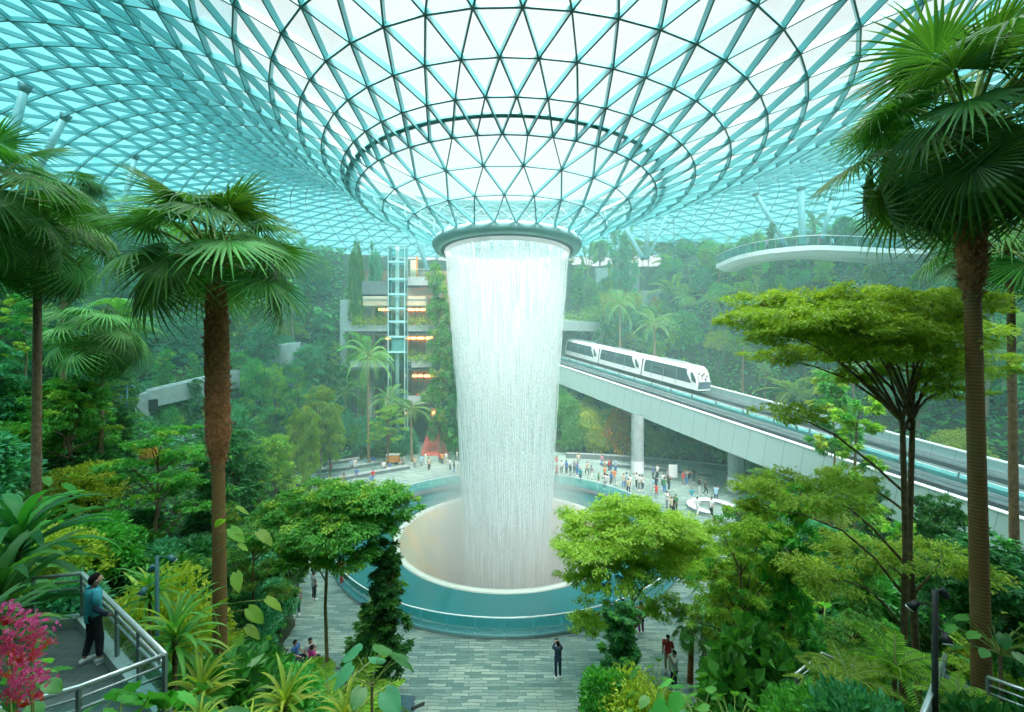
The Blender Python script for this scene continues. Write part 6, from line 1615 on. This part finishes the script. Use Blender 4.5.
    i = np.arange(9)[:, None] * 18; q = MB(); q.add(V, np.stack([i + j, i + k, i + 18 + k, i + 18 + j], -1).reshape(-1, 4)); q.build('hair', HAIRM, e)
    for s_ in 'LR':
        a_ = np.array(J['an' + s_]); t_ = np.array(J['to' + s_]); q = MB()
        q.tube([a_ + [0, .075, -.05], a_ + [0, .05, -.035], a_ + [0, 0, -.02], (a_ + t_) / 2 + [0, 0, -.012], t_ + [0, -.02, 0], t_ + [0, -.075, -.008]], [.02, .048, .052, .048, .045, .02], 12)
        sh_ = q.build('shoe', M['white'], e)
        q = MB(); m_ = (a_ + t_) / 2; q.box((m_[0], m_[1] + .0, .012), (.095, .27, .03), bevel=.012); q.build('sole', M['white'], sh_)
    return e
# man at the lookout railing, seen from behind, one hand on the rail
J = pose('stand'); mp = Vector((-8.05, 8.0, dz))
J.update(knL=(.11, .0, .49), anL=(.12, .10, .09), toL=(.15, -.04, .03), anR=(-.10, -.06, .09), toR=(-.13, -.21, .03), knR=(-.10, -.06, .49), elR=(-.25, .03, 1.12), wrR=(-.26, -.13, .93), hnR=(-.26, -.21, .90), hd=(.0, -.03, 1.57))
m_ = figure(mp, math.radians(150), J, 'person in teal shirt and black trousers on the lookout deck, hand toward the railing', ('teal', 'black'), 1.0, 2, 'navy', palmL=(-1, 0, 0), curlL=.4, palmR=(0, 0, -1))
# visitor photographing the fall from the front of the plaza
J = pose('photo'); fp = G(558, 678)
J.update(wrL=(.07, -.27, 1.47), wrR=(-.07, -.27, 1.47), hnL=(.035, -.30, 1.53), hnR=(-.035, -.30, 1.53), knL=(.10, .0, .49), anL=(.11, .06, .09), toL=(.13, -.08, .03))
figure(fp, math.radians(185), J, 'person in dark clothes raising a phone on the open front plaza', ('navy', 'navy'), .97, 1, 'navy', curlR=1.0, curlL=1.0, palmL=(-1, 0, 0), palmR=(1, 0, 0))
ph_ = fp + Vector((0, 0, 0)); a = math.radians(185); q = Matrix.Rotation(a, 3, 'Z') @ Vector((0, -.345, 1.575)) * .97
e = empty('phone', tuple(fp + q), a, 'small dark phone held up by the person on the front plaza', 'phone'); b = MB(); b.box((0, 0, 0), (.15, .009, .075), bevel=.003); b.build('case', M['black'], e); b = MB(); b.box((0, .006, 0), (.138, .002, .066)); b.build('screen', M['traing'], e)

# ---- labels of the crowd and of the slopes
ORD = ['first', 'second', 'third', 'fourth', 'fifth', 'sixth', 'seventh', 'eighth', 'ninth', 'tenth', 'eleventh', 'twelfth', 'thirteenth', 'fourteenth', 'fifteenth', 'sixteenth']
def ordinals(items, group):
    """items: [(object, base label)]; equal labels are told apart by their order from the left"""
    by = {}
    for e_, t_ in items: by.setdefault(t_, []).append(e_)
    for t_, L_ in by.items():
        if len(L_) == 1: L_[0]['label'] = t_; continue
        L_.sort(key=lambda o: o.location.x / max(o.location.y, 1))
        for k_, o in enumerate(L_): o['label'] = '%s, %s from the left' % (t_, ORD[k_]) if k_ < 16 else t_
VERB = {'stand': 'standing', 'walk': 'walking', 'photo': 'photographing', 'sit': 'sitting'}
ordinals([(e_, 'person in %s and %s %s %s' % (t_, l_, VERB[k_], z_) if t_ != l_ else 'person all in %s %s %s' % (t_, VERB[k_], z_)) for (e_, k_, t_, l_, z_, lb) in PEOPLE if not lb], None)
for (e_, k_, t_, l_, z_, lb) in PEOPLE:
    if not lb: e_['group'] = 'visitors ' + z_
DESC = {'round_tree_a': 'bushy mid green tree', 'round_tree_b': 'dark bushy tree', 'round_tree_c': 'bright fine leaved tree', 'layered_tree_a': 'bright layered tree', 'layered_tree_b': 'green layered tree', 'column_tree_a': 'narrow upright tree', 'column_tree_b': 'narrow dark tree',
        'sparse_tree_a': 'thin sparse leaved tree', 'sparse_tree_b': 'thin tufted tree', 'teal_tree_a': 'blue green tree', 'weeping_tree_a': 'weeping yellow green tree', 'bush_a': 'mid green shrub', 'bush_b': 'dark green shrub', 'bush_c': 'yellow green shrub', 'bush_d': 'large leaved shrub',
        'bush_e': 'blue green shrub', 'feather_palm_a': 'pale feather palm', 'feather_palm_b': 'green feather palm', 'small_fan_palm_a': 'dark fan palm', 'small_fan_palm_b': 'pale fan palm', 'fern_a': 'bright fern', 'strap_b': 'strap leaved plant', 'big_leaf_b': 'heart leaved plant', 'banana_a': 'paddle leaved plant'}
ordinals([(e_, DESC[k_] + ' ' + z_) for (e_, k_, z_, px) in AUTO], None)
for (e_, k_, z_, px) in AUTO: e_['group'] = ('trees ' if 'tree' in k_ or 'palm' in k_ else 'shrubs ') + z_

for (px, top, w, d, key, lb) in ((836, 662, 60, 8.8, 'big_leaf_b', 'leafy clump growing over the grey landing'), (958, 668, 60, 8.6, 'fern_a', 'fern between the garden stairs and the giant palm'), (800, 690, 60, 8.4, 'bush_a', 'low shrub below the cornered railing'), (1005, 700, 50, 7.6, 'bush_b', 'dark shrub at the lower corner railing'), (870, 700, 50, 7.2, 'bush_e', 'blue green shrub by the stairs foot')):
    tree(key, px, d, top, w, label=lb, cat='plant' if 'bush' not in key else 'shrub')
# ================================================================== CAMERA, LIGHT
cam = bpy.data.cameras.new('camera'); co = bpy.data.objects.new('camera', cam); C.objects.link(co)
co.location = (0, 0, HC); co.rotation_euler = (PI / 2, 0, 0); cam.sensor_width = 36; cam.lens = 36 * F / 1024
cam.clip_end = 600; sc.camera = co
w = bpy.data.worlds.new('sky'); sc.world = w; w.use_nodes = True; nt = w.node_tree; nt.nodes.clear()
N = nt.nodes.new; L = nt.links.new
out = N('ShaderNodeOutputWorld'); bg = N('ShaderNodeBackground'); L(bg.outputs[0], out.inputs[0])
tc = N('ShaderNodeTexCoord'); sp = N('ShaderNodeSeparateXYZ'); L(tc.outputs['Generated'], sp.inputs[0])
r = N('ShaderNodeValToRGB'); e = r.color_ramp.elements
e[0].position = 0.0; e[0].color = (.66, .80, .82, 1); e[1].position = 1.0; e[1].color = (7.0, 7.1, 7.0, 1)
q = r.color_ramp.elements.new(.45); q.color = (.72, .76, .76, 1)
q = r.color_ramp.elements.new(.66); q.color = (.76, .77, .78, 1)
q = r.color_ramp.elements.new(.8); q.color = (4.5, 4.6, 4.5, 1)
L(sp.outputs['Z'], r.inputs[0]); L(r.outputs[0], bg.inputs[0]); bg.inputs[1].default_value = 1.1
sl = bpy.data.lights.new('sun', 'SUN'); so = bpy.data.objects.new('sun', sl); C.objects.link(so)
sl.energy = 8.5; sl.angle = math.radians(25); sl.color = (1, 1, .96); so.rotation_euler = (math.radians(36), math.radians(8), 0)
sc.view_settings.view_transform = 'Standard'; sc.view_settings.look = 'None'; sc.view_settings.gamma = 1; sc.view_settings.exposure = 0.14
sc.view_settings.use_curve_mapping = False
sc.cycles.max_bounces = 7; sc.cycles.diffuse_bounces = 3; sc.cycles.glossy_bounces = 3; sc.cycles.transmission_bounces = 3
sc.cycles.transparent_max_bounces = 24; sc.cycles.volume_bounces = 2; sc.cycles.sample_clamp_indirect = 6
